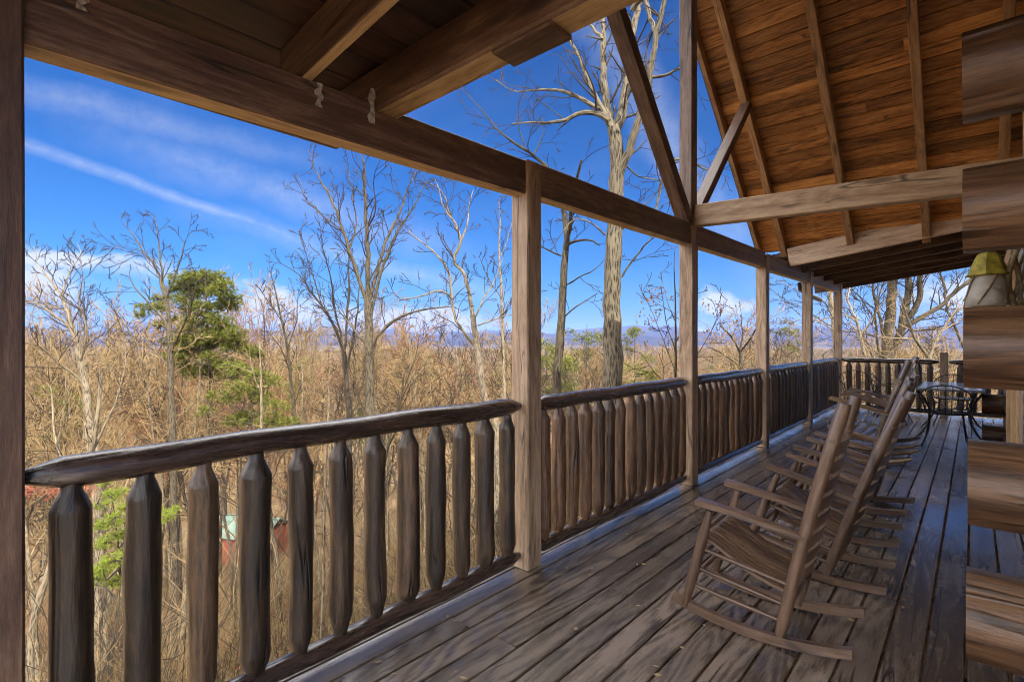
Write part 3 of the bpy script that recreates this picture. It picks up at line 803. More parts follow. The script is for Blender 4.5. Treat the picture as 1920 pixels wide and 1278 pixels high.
for x,y,rz,lab in ((-.25,11.25,R(180),'black metal chair behind the metal table, against the end railing'),
                   (.62,10.3,R(90),'black metal chair at the right end of the metal table, half hidden by the logs'),
                   (-1.62,11.55,R(200),'black metal chair standing alone in the far corner of the deck'),
                   (-1.05,10.9,R(-95),'black metal chair at the left side of the metal table, seen edge on')):
    o=copy_tree(wc); o.location=(x,y,0); o.rotation_euler=(0,0,rz); tag(o,lab,'chair')
def metal_table():
    root=empty('metal_table',(-.27,9.75,0)); tag(root,'rectangular metal table with a pale tiled top and curved black legs','table')
    x0,x1,y0,y1=-.60,.115,9.12,10.55
    mb=MB(); mb.box(x0,x1,y0,y1,.70,.728,.006); mb.build('table_edge',M['grout'],root)
    mb=MB(); nx,ny=2,4; r0=random.Random(1)
    for i in range(nx):
        for j in range(ny):
            a=x0+.02+(x1-x0-.04)*i/nx; b=x0+.02+(x1-x0-.04)*(i+1)/nx; c=y0+.02+(y1-y0-.04)*j/ny; d=y0+.02+(y1-y0-.04)*(j+1)/ny
            mb.box(a+.003,b-.003,c+.003,d-.003,.722,.736,.002)
    mb.build('table_top',M['tabletop'],root)
    for sx in (-1,1):
        for sy in (-1,1):
            cx=(x0+x1)/2; cy=(y0+y1)/2; mb=MB()
            q=lambda fx,fy,z:(cx+sx*fx*.36,cy+sy*fy*.7,z)
            mb.tube([q(.95,.95,.70),q(.75,.85,.58),q(.58,.78,.42),(q(.62,.80,.25)),q(.8,.88,.12),q(1.05,1.0,.012)],[.014,.014,.015,.014,.013,.011],8)
            mb.build('leg',M['iron'],root)
    mb=MB(); mb.tube([(x0+.13,y0+.2,.45),(cx,cy,.38),(x1-.13,y1-.2,.45)],.008,8); mb.tube([(x1-.13,y0+.2,.45),(cx,cy,.395),(x0+.13,y1-.2,.45)],.008,8); mb.build('stretcher',M['iron'],root)
metal_table()

# ------------------------------------------------------------------ birdhouses on grapevine
def birdhouse(loc,s,label,rz=0):
    root=empty('birdhouse',loc,rz); tag(root,label,'birdhouse','birdhouses hanging on a grapevine')
    mb=MB(); mb.lathe((0,0,0),[(.035*s,.16*s),(.034*s,.165*s),(.036*s,.175*s),(.045*s,.168*s),(.062*s,.13*s),(.085*s,.07*s),(.098*s,.055*s),(.09*s,.052*s),(.03*s,.10*s)],7,None,False)
    mb.build('roof',M['yellow'],root,loc=(0,0,0))
    mb=MB(); mb.tube([(0,0,-.11*s),(0,0,-.105*s),(.0,0,-.05*s),(.0,0,.02*s),(0,0,.08*s)],[.05*s,.088*s,.084*s,.072*s,.05*s],10,lump=.08); mb.build('body',M['cream'],root,loc=(0,0,0))
    mb=MB()
    for k in range(5):
        a=k*1.3; pts=[((.088-.014*j/3)*s*math.cos(a+j*.35),(.088-.014*j/3)*s*math.sin(a+j*.35),(-.10+.055*j)*s) for j in range(4)]
        mb.tube(pts,.005*s,6)
    mb.tube([(0,0,.17*s),(.004,0,.2*s),(-.02*s,0,.225*s),(-.005,0,.25*s)],.006*s+.001,6)
    mb.build('vine_trim',M['vine'],root,loc=(0,0,0))
    mb=MB(); n=14; c=Vector((.0,-.084*s,-.02*s))
    mb.tube([c+Vector((-.012,.004,0)),c+Vector((-.012,-.002,0))],.001,4)
    mb.tube([c+Vector((.015*s,.01,0)),c+Vector((.015*s,-.003,0))],[.022*s,.022*s],14,sq=.7); mb.build('entrance',M['galv'],root,loc=(0,0,0))
birdhouse((.052,3.42,1.665),.92,'larger yellow-roofed cream birdhouse hanging under the second wall log',R(20))
birdhouse((.012,3.62,1.575),.62,'smaller yellow-roofed birdhouse hanging just below and behind the larger one',R(70))
mb=MB(); r0=random.Random(8)
for k in range(4):
    pts=[]; x=.16+.012*k; y=3.4+.03*k
    for j in range(9):
        pts.append((x+.02*math.sin(j*1.1+k*2)-.004*j,y+.02*math.cos(j*1.3+k),2.02-.075*j+.01*k))
    mb.tube(pts,[.012-.0012*k]*9,7,lump=.15)
mb.tube([(.16,3.42,1.90),(.12,3.42,1.905),(.06,3.42,1.915),(.03,3.42,1.925),(.0,3.42,1.93)],[.009,.008,.007,.006,.003],6)
mb.tube([(.32,3.42,2.02),(.16,3.42,2.02)],.006,6)
tag(mb.build('grapevine',M['vine']),'twisted dry grapevine holding the birdhouses against the house','vine')

# ================================================================== TREES
def tubes(mb,pts,rad,n,rr): mb.tube(pts,rad,n,rr,True,False)
def grow(mb,r0,p,d,L,r,lvl,P):
    """recursive bare branch"""
    if r<P['rmin']: r=P['rmin']
    n=max(3,int(L/P['step'])+1); pts=[Vector(p)]; dd=Vector(d).normalized(); st=L/n; rad=[r]
    wob=P['wob']
    for k in range(n):
        dd=dd+Vector((r0.gauss(0,wob),r0.gauss(0,wob),r0.gauss(0,wob)*.7+P['up'])); dd.normalize()
        pts.append(pts[-1]+dd*st); rad.append(max(P['rmin'],r*(1-.72*(k+1)/n)))
    sides=6 if r>.05 else (4 if r>.018 else 3)
    mb.tube(pts,rad,sides,r0.random(),True,False)
    if lvl<=0: return
    nch=max(2,int(P['dens']*(L**.6)*(1.0 if lvl>1 else 1.25)+r0.random()))
    for c in range(nch):
        t=.18+.82*(c+r0.random()*.8)/nch; t=min(t,.97); i=min(n-1,int(t*n)); q=pts[i].lerp(pts[i+1],t*n-i)
        a=R(r0.uniform(*P['ang'])); base=(pts[i+1]-pts[i]).normalized()
        o=base.orthogonal().normalized(); o.rotate(Matrix.Rotation(r0.uniform(0,6.283),3,base))
        nd_=base*math.cos(a)+o*math.sin(a)
        grow(mb,r0,q,nd_,L*r0.uniform(.38,.62)*(1.12-.5*t),rad[i]*r0.uniform(.45,.65),lvl-1,P)
def twigify(mb,r0,pts,rad,P,lvl,dens=1.0,t0=.1,ln=1.0):
    """side branches along a hand-laid limb"""
    L=sum((pts[i+1]-pts[i]).length for i in range(len(pts)-1)); n=max(2,int(L*dens*P['ld']))
    n=int(n*1.35)
    for c in range(n):
        t=t0+(1-t0)*(c+r0.random())/n; x=t*(len(pts)-1); i=min(len(pts)-2,int(x)); q=pts[i].lerp(pts[i+1],x-i)
        base=(pts[i+1]-pts[i]).normalized(); a=R(r0.uniform(*P['ang'])); o=base.orthogonal().normalized(); o.rotate(Matrix.Rotation(r0.uniform(0,6.283),3,base))
        rr=rad[i]+(rad[i+1]-rad[i])*(x-i)
        grow(mb,r0,q,base*math.cos(a)+o*math.sin(a),ln*r0.uniform(.5,1.15)*(1.25-.5*t),min(rr*.45,.03),lvl,P)
def smooth(pts,rad,r0,wob,sub=3):
    out=[];ro=[]; n=len(pts)
    for i in range(n-1):
        p0=pts[max(0,i-1)];p1=pts[i];p2=pts[i+1];p3=pts[min(n-1,i+2)]
        for k in range(sub):
            t=k/sub; q=.5*((2*p1)+(p2-p0)*t+(2*p0-5*p1+4*p2-p3)*t*t+(3*p1-p0-3*p2+p3)*t**3)
            out.append(q+Vector((r0.gauss(0,wob),r0.gauss(0,wob),0))); ro.append(rad[i]+(rad[i+1]-rad[i])*t)
    out.append(pts[-1]); ro.append(rad[-1]); return out,ro
def hero_tree(name,label,D,trunk,limbs,mat,P,lvl=2,seed=1,dens=1.0,ln=1.0,tw='twig',group=None,cat='tree',trunktwig=.0,sides=14):
    """trunk: [(px,py,r)], limbs: [[(px,py,r[,dD])...]] laid at its own distance D"""
    r0=random.Random(seed)
    tp=[at(a,b,D) for a,b,_ in trunk]; gx=tp[0]
    z0=gz(gx.x,gx.y)-.2
    if gx.z>z0+.2:
        tp=[Vector((gx.x+r0.uniform(-.2,.2),gx.y,z0)),Vector((gx.x,gx.y,(z0+gx.z)/2))]+tp; tr=[trunk[0][2]*1.35,trunk[0][2]*1.12]+[c for _,_,c in trunk]
    else: tr=[c for _,_,c in trunk]
    root=empty(name,(tp[0].x,tp[0].y,z0)); tag(root,label,cat,group)
    pts,rad=smooth(tp,tr,r0,trunk[0][2]*.06,4)
    mt=MB(); mt.tube(pts,rad,sides,r0.random(),True,True,.12)
    mc=MB()
    if trunktwig: twigify(mc,r0,pts[len(pts)//3:],rad[len(pts)//3:],P,lvl,trunktwig,.1,ln)
    for li,lm in enumerate(limbs):
        off=r0.uniform(-1,1)*P.get('spread',1.2); m=len(lm); q=[];rr=[]
        for k,it in enumerate(lm):
            dd=it[3] if len(it)>3 else off*(k/(m-1))
            w=at(it[0],it[1],D+dd); q.append(w); rr.append(it[2])
        a,b=smooth(q,rr,r0,.01*D/10,3); mt.tube(a,b,8 if rr[0]>.04 else 6,r0.random(),True,True,.06)
        twigify(mc,r0,a,b,P,lvl,dens,.12,ln)
    mt.build('trunk',M[mat],root); mc.build('crown',M[tw],root)
    return root
P9 =dict(rmin=.0055,step=.16,wob=.16,up=.02,dens=2.6,ang=(28,62),ld=2.2,spread=1.3)
P16=dict(rmin=.0085,step=.22,wob=.15,up=.05,dens=2.7,ang=(25,55),ld=2.0,spread=1.8)
# the big pale trunk behind the gable
hero_tree('oak_tree','big pale oak with ridged bark, its trunk passing behind the eave beam',9.5,
 [(1149,760,.19),(1147,600,.162),(1148,500,.150),(1153,400,.140),(1157,320,.135),(1150,240,.12)],
 [[(1150,245,.10),(1140,215,.08),(1134,170,.07),(1130,110,.06),(1130,50,.05),(1120,-30,.035)],
  [(1152,245,.11),(1166,215,.10),(1174,160,.085),(1182,90,.075),(1194,20,.065),(1210,-60,.05)],
  [(1158,345,.08),(1172,300,.075),(1190,250,.068),(1206,200,.06),(1214,170,.055),(1226,90,.048),(1246,0,.04),(1260,-60,.03)],
  [(1146,238,.06),(1120,190,.045),(1100,145,.038),(1080,95,.032),(1062,70,.025),(1040,40,.014)],
  [(1142,228,.06),(1120,213,.05),(1090,212,.045),(1060,225,.035),(1030,230,.028),(990,230,.018),(960,232,.010)],
  [(1122,205,.045),(1095,188,.04),(1060,172,.032),(1030,168,.026),(995,170,.018),(960,170,.012),(930,150,.006)],
  [(1185,20,.05),(1205,-5,.045),(1220,35,.04),(1228,60,.035)],
  [(1224,145,.03),(1250,140,.025),(1275,128,.02),(1320,110,.012),(1345,95,.006)],
  [(1228,400,.02),(1250,310,.03),(1290,300,.022),(1330,320,.014),(1370,300,.008)],
  [(1165,300,.02),(1195,330,.014),(1240,340,.010),(1270,370,.006)],
  [(1130,75,.03),(1110,50,.025),(1085,20,.016),(1060,-20,.008)],
  [(1166,520,.02),(1200,470,.016),(1225,445,.012),(1255,420,.006)],
  [(1168,430,.02),(1180,395,.018),(1215,380,.01),(1240,350,.006)],
  [(1134,440,.02),(1110,420,.014),(1080,410,.01),(1050,440,.006)]],
 'oakbark',P9,lvl=2,seed=3,dens=1.35,ln=.9,sides=28)
hero_tree('hickory_tree','slim brown tree just right of the post with the knot',10.5,
 [(1046,760,.085),(1044,700,.08),(1050,640,.085),(1054,560,.075),(1058,500,.07),(1062,450,.062),(1058,400,.055)],
 [[(1060,470,.05),(1068,430,.045),(1072,395,.04),(1078,350,.03),(1090,300,.02)],
  [(1058,400,.05),(1045,355,.04),(1036,325,.035),(1005,295,.030),(965,268,.024),(935,245,.018),(910,215,.013),(880,180,.008),(868,160,.005)],
  [(1062,460,.03),(1080,452,.026),(1105,450,.02),(1125,460,.01)],
  [(1052,480,.02),(1030,470,.016),(1005,455,.010)],
  [(1055,540,.02),(1085,520,.015),(1115,505,.010),(1140,480,.006)],
  [(1050,600,.018),(1080,575,.014),(1120,550,.008)],
  [(985,285,.02),(978,255,.014),(970,225,.010),(975,190,.006)],
  [(1000,292,.018),(1020,250,.012),(1015,220,.008)]],
 'bark',P9,lvl=2,seed=5,dens=1.0,ln=.85)
hero_tree('maple_tree','tall bare tree in the middle forking into three stems, right of the white cloud',16,
 [(693,800,.15),(693,700,.14),(692,640,.13),(690,565,.11)],
 [[(690,570,.08),(689,500,.075),(688,430,.06),(684,370,.05),(682,320,.035),(678,285,.012)],
  [(689,575,.07),(672,520,.06),(655,470,.055),(640,420,.045),(625,385,.038),(605,345,.03),(590,315,.018),(578,280,.008)],
  [(692,568,.07),(704,520,.06),(718,470,.05),(732,435,.045),(748,400,.035),(765,355,.025),(780,320,.012)],
  [(694,600,.06),(706,540,.05),(722,490,.045),(742,440,.035),(762,410,.03),(785,370,.02),(800,340,.01)],
  [(698,650,.05),(716,620,.045),(742,598,.04),(775,585,.032),(810,578,.025),(845,575,.012)],
  [(655,470,.03),(668,420,.025),(660,360,.018),(650,310,.008)],
  [(640,430,.025),(600,400,.018),(575,372,.010),(560,330,.006)],
  [(688,430,.03),(705,390,.022),(700,340,.014),(712,300,.007)],
  [(680,640,.03),(650,600,.025),(625,580,.018),(590,590,.010)]],
 'bark',P16,lvl=2,seed=11,dens=1.15,ln=1.0)
hero_tree('locust_tree','crooked bare tree with a pale lower trunk, just left of the post with the knot',15,
 [(930,800,.10),(908,745,.10),(900,690,.095),(893,640,.09),(886,590,.075)],
 [[(886,590,.06),(880,545,.055),(868,510,.05),(852,490,.048),(862,455,.04),(856,420,.032),(838,400,.028),(826,370,.018),(815,335,.008)],
  [(893,650,.05),(868,622,.045),(852,590,.04),(846,545,.038),(842,510,.035),(812,470,.028),(785,450,.02),(765,430,.01)],
  [(862,455,.03),(876,420,.025),(880,385,.018),(888,355,.008)],
  [(856,430,.025),(842,395,.02),(830,360,.015),(800,340,.008)],
  [(848,560,.03),(825,545,.028),(790,555,.022),(755,560,.014),(735,550,.007)],
  [(888,600,.03),(905,560,.025),(925,530,.016),(945,480,.008)],
  [(895,610,.025),(925,600,.02),(955,590,.012),(985,600,.006)]],
 'palebark',P16,lvl=2,seed=17,dens=1.2,ln=.95)
hero_tree('slender_tree','thin straight bare tree close to the left side of the post with the knot',17,
 [(948,800,.06),(944,700,.055),(942,620,.05),(940,540,.045),(936,470,.03),(938,410,.02),(935,375,.008)],
 [[(941,600,.025),(960,560,.018),(985,540,.008)],[(940,560,.02),(915,520,.014),(900,480,.007)],[(938,480,.018),(955,440,.012),(962,400,.006)]],
 'palebark',P16,lvl=2,seed=19,dens=1.3,ln=.8,trunktwig=.8)
hero_tree('multi_stem_tree','bare tree of several thin stems leaning left of the three-stemmed tree',19,
 [(655,800,.10),(650,720,.09),(645,660,.08)],
 [[(645,665,.05),(625,610,.045),(605,575,.04),(580,545,.03),(560,515,.018),(520,490,.007)],
  [(645,660,.05),(650,600,.045),(655,540,.035),(652,480,.022),(655,440,.01)],
  [(646,660,.045),(632,600,.035),(622,540,.028),(610,480,.018),(600,440,.008)],
  [(650,690,.04),(665,620,.035),(672,560,.028),(678,500,.015)],
  [(605,580,.025),(590,530,.02),(575,480,.012),(560,430,.006)]],
 'bark',P16,lvl=2,seed=23,dens=1.3,ln=1.1)
hero_tree('hawthorn_tree','bare tree rising above the pine on the left with an open forked top',17,
 [(325,880,.10),(322,780,.095),(320,700,.09),(318,620,.075),(312,560,.06)],
 [[(312,560,.045),(300,520,.04),(285,490,.034),(268,470,.028),(250,440,.018),(228,418,.008)],
  [(314,560,.045),(305,520,.035),(300,480,.028),(296,440,.018),(290,400,.007)],
  [(312,560,.04),(328,520,.03),(340,480,.022),(352,440,.012),(378,430,.005)],
  [(270,475,.02),(240,472,.012),(210,458,.006)],
  [(318,620,.035),(290,580,.03),(262,550,.022),(240,520,.01)],
  [(320,660,.035),(345,610,.028),(360,570,.018),(368,520,.008)],
  [(320,690,.03),(280,650,.025),(240,620,.015),(215,580,.008)]],
 'bark',P16,lvl=2,seed=29,dens=1.3,ln=1.0)
hero_tree('ash_tree','bare tree near the left post leaning left with a tall bent top',15,
 [(185,900,.10),(170,800,.09),(160,720,.085),(145,650,.07)],
 [[(145,650,.05),(132,600,.045),(115,555,.035),(90,520,.025),(70,490,.012),(66,462,.006)],
  [(146,650,.05),(128,610,.04),(100,590,.03),(70,570,.02),(45,560,.01)],
  [(150,680,.04),(165,620,.035),(150,570,.025),(155,520,.014),(150,480,.007)],
  [(115,555,.025),(130,510,.02),(150,480,.010),(145,455,.005)],
  [(160,720,.035),(110,680,.03),(75,650,.02),(40,640,.012)]],
 'palebark',P16,lvl=2,seed=31,dens=1.25,ln=1.0)
hero_tree('birch_tree','leaning pale tree whose twin stems show between the left post and the first baluster',10,
 [(60,1180,.06),(110,1020,.055),(140,940,.05),(170,850,.045),(185,760,.035),(190,690,.025)],
 [[(150,920,.03),(170,850,.028),(205,780,.02),(230,710,.012),(235,660,.006)],[(130,960,.03),(120,880,.025),(100,800,.018),(95,720,.01)]],
 'palebark',P9,lvl=2,seed=37,dens=1.1,ln=.9)
hero_tree('slender_tree','thin bare tree beside the white cloud left of the middle, dark against the sky',20,
 [(560,850,.06),(548,740,.055),(540,660,.05),(528,600,.04),(515,540,.025),(505,500,.008)],
 [[(540,660,.03),(556,600,.022),(560,550,.012),(575,510,.006)],[(528,600,.02),(505,570,.014),(485,540,.006)],[(545,700,.03),(525,650,.018),(500,620,.008)]],
 'bark',P16,lvl=2,seed=41,dens=1.4,ln=.8,trunktwig=.8)
hero_tree('slender_tree','thin sunlit sapling standing alone against the hills between the pine and the middle trees',12,
 [(492,1000,.03),(490,850,.028),(490,740,.024),(488,680,.018),(486,640,.010),(485,600,.004)],
 [[(490,740,.012),(475,700,.008),(468,660,.004)],[(489,700,.012),(505,665,.008),(510,640,.004)]],'palebark',P9,lvl=1,seed=43,dens=1.5,ln=.5,tw='twigtan')
hero_tree('slender_tree','very thin white-barked stem seen between the fifth and sixth balusters of the nearest railing',9,
 [(600,1250,.025),(606,1120,.024),(608,980,.022),(612,860,.020),(616,760,.014),(618,690,.006)],
 [[(610,880,.010),(630,830,.007),(640,790,.004)],[(608,960,.01),(585,900,.006),(570,850,.003)]],'palebark',P9,lvl=1,seed=47,dens=1.3,ln=.5,tw='twigtan')
# sapling with hanging seed tufts, half behind the gable post
sap=hero_tree('catkin_sapling','sapling with small hanging dead leaves against the sky left of the gable post',8.5,
 [(1268,900,.025),(1266,760,.022),(1267,650,.018),(1266,560,.012),(1264,500,.008),(1266,465,.003)],
 [[(1267,700,.012),(1245,640,.009),(1225,590,.006),(1205,545,.003)],[(1267,660,.010),(1248,600,.007),(1240,540,.003)],
  [(1266,600,.009),(1250,560,.006),(1238,510,.003)],[(1267,640,.010),(1295,590,.007),(1310,540,.003)],
  [(1268,720,.012),(1310,660,.008),(1345,600,.005),(1365,560,.003)],[(1267,740,.01),(1230,700,.007),(1200,660,.004)]],
 'bark',P9,lvl=1,seed=53,dens=1.6,ln=.45)
def leaves_on(root,src_pts,mat,n,size,seed,droop=True,name='leaves'):
    r0=random.Random(seed); mb=MB()
    for _ in range(n):
        p=r0.choice(src_pts)+Vector((r0.gauss(0,.08),r0.gauss(0,.08),r0.gauss(0,.06)))
        a=r0.uniform(0,6.28); l=size*r0.uniform(.6,1.4); w=l*.28; h=Vector((math.cos(a)*w,math.sin(a)*w,0))
        if droop: d=Vector((r0.gauss(0,.3),r0.gauss(0,.3),-1)).normalized()*l
        else: d=Vector((r0.gauss(0,1),r0.gauss(0,1),r0.gauss(0,.6))).normalized()*l
        mb.add([p,p+d*.5+h,p+d,p+d*.5-h],[(0,1,2,3)],[(0,0,0)]*4,r0.random())
    return mb.build(name,M[mat],root)
sp=[at(a,b,8.5) for a,b in ((1215,560),(1222,575),(1208,590),(1232,540),(1240,550),(1200,640),(1212,560),(1325,570),(1342,585),(1352,570),(1335,620),(1362,600),(1205,600),(1228,600))]
leaves_on(sap,sp,'deadleaf',170,.05,5)
# --- trees beyond the far end of the deck
hero_tree('twin_trunk_tree','thick dark twin-trunk tree beyond the end railing, left of the house',21,
 [(1660,760,.25),(1660,690,.23),(1664,640,.20),(1670,580,.18),(1674,520,.17),(1677,470,.16),(1680,400,.12)],
 [[(1664,672,.15),(1686,630,.14),(1696,585,.13),(1702,540,.12),(1700,500,.11),(1698,450,.08)],
  [(1702,600,.12),(1722,560,.11),(1725,520,.10),(1735,490,.08),(1742,450,.06)],
  [(1700,612,.10),(1728,595,.09),(1760,575,.085),(1790,548,.07),(1812,530,.06),(1845,505,.04),(1880,480,.02)],
  [(1706,620,.05),(1740,618,.045),(1775,615,.03),(1800,605,.015)],
  [(1662,660,.06),(1650,600,.055),(1640,560,.05),(1634,520,.04),(1630,470,.03)],
  [(1656,700,.05),(1648,660,.045),(1642,600,.04),(1648,560,.03),(1660,520,.02)],
  [(1650,690,.04),(1628,650,.035),(1605,600,.03),(1590,580,.02),(1560,565,.01)],
  [(1640,630,.04),(1610,622,.03),(1580,620,.025),(1540,600,.02),(1500,575,.012),(1450,550,.006)],
  [(1640,600,.03),(1615,560,.025),(1590,540,.018),(1555,520,.010)],
  [(1810,660,.05),(1790,610,.05),(1775,570,.045),(1770,530,.04),(1755,500,.03),(1740,470,.02)]],
 'bark',dict(P16,rmin=.010,spread=2.0),lvl=2,seed=61,dens=1.2,ln=1.3)
hero_tree('leaning_tree','pale leaning tree between the twin-trunk tree and the corner post at the far end',17,
 [(1635,760,.06),(1628,700,.055),(1615,640,.05),(1606,600,.04)],
 [[(1606,600,.03),(1590,560,.025),(1600,520,.015)],[(1612,630,.03),(1640,590,.02),(1660,560,.012)],[(1606,600,.03),(1575,590,.02),(1540,600,.014),(1500,610,.008),(1440,590,.004)]],
 'palebark',dict(P16,rmin=.006),lvl=2,seed=67,dens=1.2,ln=.8,tw='twigtan',trunktwig=.7)
hero_tree('gnarled_tree','pale gnarled small tree beyond the end railing close to the log ends',16,
 [(1748,780,.08),(1745,720,.07),(1740,670,.06)],
 [[(1740,670,.05),(1715,630,.04),(1700,590,.03),(1690,560,.015)],[(1742,680,.05),(1755,640,.04),(1780,600,.03),(1800,570,.015)],
  [(1745,700,.04),(1780,680,.035),(1815,650,.03),(1840,630,.015)],[(1742,700,.04),(1700,690,.03),(1670,670,.02),(1640,665,.01)]],
 'palebark',dict(P16,rmin=.006),lvl=2,seed=71,dens=1.6,ln=1.0,tw='twigtan')
hero_tree('background_tree','bare round-topped tree above the third railing section right of the gable post',24,
 [(1392,760,.10),(1390,700,.09),(1388,660,.08)],
 [[(1388,660,.05),(1370,630,.04),(1350,610,.025)],[(1388,655,.05),(1392,620,.04),(1388,590,.02)],[(1388,660,.05),(1410,630,.04),(1425,605,.02)],[(1390,690,.04),(1350,660,.03),(1325,650,.02)]],
 'bark',dict(P16,rmin=.010),lvl=2,seed=73,dens=2.0,ln=1.4,tw='twigtan')
hero_tree('slender_tree','pale straight trunk showing between the last two porch posts',19,
 [(1567,780,.10),(1568,700,.09),(1566,640,.085),(1560,580,.08),(1552,520,.07),(1548,440,.06)],
 [[(1560,590,.03),(1540,560,.02),(1500,545,.012),(1450,520,.006)],[(1562,620,.03),(1530,600,.02),(1490,600,.012),(1450,610,.006)]],
 'palebark',P16,lvl=2,seed=79,dens=1.1,ln=.9)

# --- prototypes for the individual trees of the slope
def tree_proto(seed,H,rt,P,crown_from=.42,lean=.1,mat='bark',tw='twig',lvl=3,nlimb=13,fork=False):
    r0=random.Random(seed); root=empty('bare_tree'); mt=MB(); mc=MB()
    n=10; pts=[Vector((0,0,-.3))]; d=Vector((r0.gauss(0,lean),r0.gauss(0,lean),1)).normalized(); rad=[rt*1.3]
    for k in range(n):
        d=(d+Vector((r0.gauss(0,.06),r0.gauss(0,.06),.05))).normalized(); pts.append(pts[-1]+d*(H*.82/n)); rad.append(rt*(1-.8*(k+1)/n))
    mt.tube(pts,rad,8,r0.random(),True,False,.08)
    for c in range(nlimb):
        t=crown_from+(1-crown_from)*(c+r0.random())/nlimb; t=min(t,.98); x=t*n; i=min(n-1,int(x)); q=pts[i].lerp(pts[i+1],x-i)
        a=r0.uniform(0,6.28); e=R(r0.uniform(38,68)); dd=Vector((math.cos(a)*math.cos(e),math.sin(a)*math.cos(e),math.sin(e)))
        grow(mc,r0,q,dd,H*r0.uniform(.18,.34)*(1.15-.5*t),rad[i]*.42,lvl-1,P)
    mt.build('trunk',M[mat],root,loc=(0,0,0)); mc.build('crown',M[tw],root,loc=(0,0,0))
    return root
PM=dict(rmin=.0078,step=.34,wob=.17,up=.045,dens=3.0,ang=(28,62),ld=1)
PF=dict(rmin=.015,step=.42,wob=.17,up=.05,dens=3.1,ang=(28,60),ld=1)
PM2=dict(PM,rmin=.007,dens=3.0)
protos=[tree_proto(101,13,.12,PM,mat='bark',tw='twig',lvl=4),
        tree_proto(102,15,.13,PM,.5,mat='palebark',tw='twigtan',lvl=4),
        tree_proto(103,11,.08,PM2,.4,.14,mat='palebark',tw='twig',lvl=4),
        tree_proto(105,10,.06,PM2,.45,.10,mat='palebark',tw='twigtan',lvl=4,nlimb=10),
        tree_proto(104,14,.13,PF,.5,.05,mat='bark',tw='twigtan'),
        tree_proto(106,12,.12,PF,.4,.12,mat='bark',tw='twigrust'),
        tree_proto(107,13,.13,PF,.5,.08,mat='palebark',tw='twigtan'),
        tree_proto(108,15,.14,PF,.5,.06,mat='palebark',tw='fargrey')]
labs=['one of the many bare trees of the wooded slope below the deck']
r0=random.Random(77); placed=[]; cnt=0
TL='slender bare tree among many alike on the wooded slope beyond the railing'; TG='bare trees of the wooded slope'
used=set(); tries=0; HH=[13,15,11,10,14,12,13,15]
while cnt<290 and tries<20000:
    tries+=1
    D=12.5+60*r0.random()**1.2; px=r0.uniform(-180,2050); q=at(px,637,D)
    if (q.x>-5.0 and q.y<15.5) or q.x>6: continue
    if px<960 and D<15: continue
    if any((q.x-a)**2+(q.y-b)**2<(1.0+D*.02)**2 for a,b in placed): continue
    hi=r0.random()<.72
    if px<480: py=r0.uniform(440,620) if hi else r0.uniform(640,760)
    elif px<960: py=r0.uniform(500,635) if hi else r0.uniform(650,760)
    elif px<1300: py=r0.uniform(590,655) if hi else r0.uniform(660,740)
    else: py=r0.uniform(560,650) if hi else r0.uniform(640,720)
    k=r0.randrange(4) if D<28 else 4+r0.randrange(4); g=gz(q.x,q.y); need=EYE-(py-637)/960*D-g; s=need/HH[k]
    if s<.5 or s>1.95: continue
    if D<15 and hi: continue
    placed.append((q.x,q.y))
    if k in used: o=copy_tree(protos[k])
    else: o=protos[k]; used.add(k)
    o.location=(q.x,q.y,g); o.rotation_euler=(0,0,r0.uniform(0,6.28)); w_=.8+.2*s if s>1 else max(s,.7); o.scale=(w_,w_,s)
    tag(o,TL,'tree',TG); cnt+=1
for k in range(8):
    if k not in used: protos[k].location=(-30-k*3,20,gz(-30-k*3,20)); tag(protos[k],TL,'tree',TG)

# --- conifers
def tuft(mb,r0,p,d,l,n,w):
    for _ in range(n):
        dd=(d*.7+Vector((r0.gauss(0,.6),r0.gauss(0,.6),r0.gauss(0,.6)))).normalized()*l*r0.uniform(.7,1.2)
        s=dd.orthogonal().normalized(); s.rotate(Matrix.Rotation(r0.uniform(0,6.28),3,dd.normalized())); s*=w
        mb.add([p-s,p+s,p+dd],[(0,1,2)],[(0,0,0)]*3,min(1,max(0,r0.gauss(.5,.25))))
def pine(name,label,base,H,clumps,seed,mat='needle',tl=.2,tn=12,tw=.014,ntuft=60,rt=.14,group=None):
    """clumps: (dx,dy,z,radius) relative to the base; each is a spray of foliage on its own limb"""
    r0=random.Random(seed); root=empty(name,base); tag(root,label,'tree',group); b=Vector(base)
    mt=MB(); n=8; pts=[b+Vector((.12*math.sin(k*.9),.12*math.cos(k*1.1),-.3+(H+.3)*k/n)) for k in range(n+1)]; rad=[rt*(1-.85*k/n) for k in range(n+1)]
    mt.tube(pts,rad,10,r0.random(),True,True,.1); mf=MB()
    for (dx,dy,z,cr) in clumps:
        c=b+Vector((dx,dy,z)); zz=max(.1*H,min(H*.97,z-math.hypot(dx,dy)*.35)); i=min(n-1,int(zz/H*n)); s=pts[i].lerp(pts[i+1],zz/H*n-i)
        mid=s.lerp(c,.5)+Vector((r0.gauss(0,.15),r0.gauss(0,.15),-.1)); lr=rad[i]*.4
        mt.tube([s,mid,c],[max(.02,lr),max(.015,lr*.6),.01],5,None,True,False)
        for _ in range(max(6,int(ntuft*cr*cr))):
            v=Vector((r0.gauss(0,1),r0.gauss(0,1),r0.gauss(0,1))).normalized()*cr*r0.random()**.45; v.z*=.55
            p=c+v
            if r0.random()<.35: mt.tube([c.lerp(p,.1),c.lerp(p,.5)+Vector((0,0,-.03)),p],[.010,.008,.005],3,None,True,False)
            tuft(mf,r0,p,(v.normalized()+Vector((0,0,.5))).normalized(),tl,tn,tw)
    mt.build('trunk',M['bark'],root); mf.build('crown',M[mat],root); return root
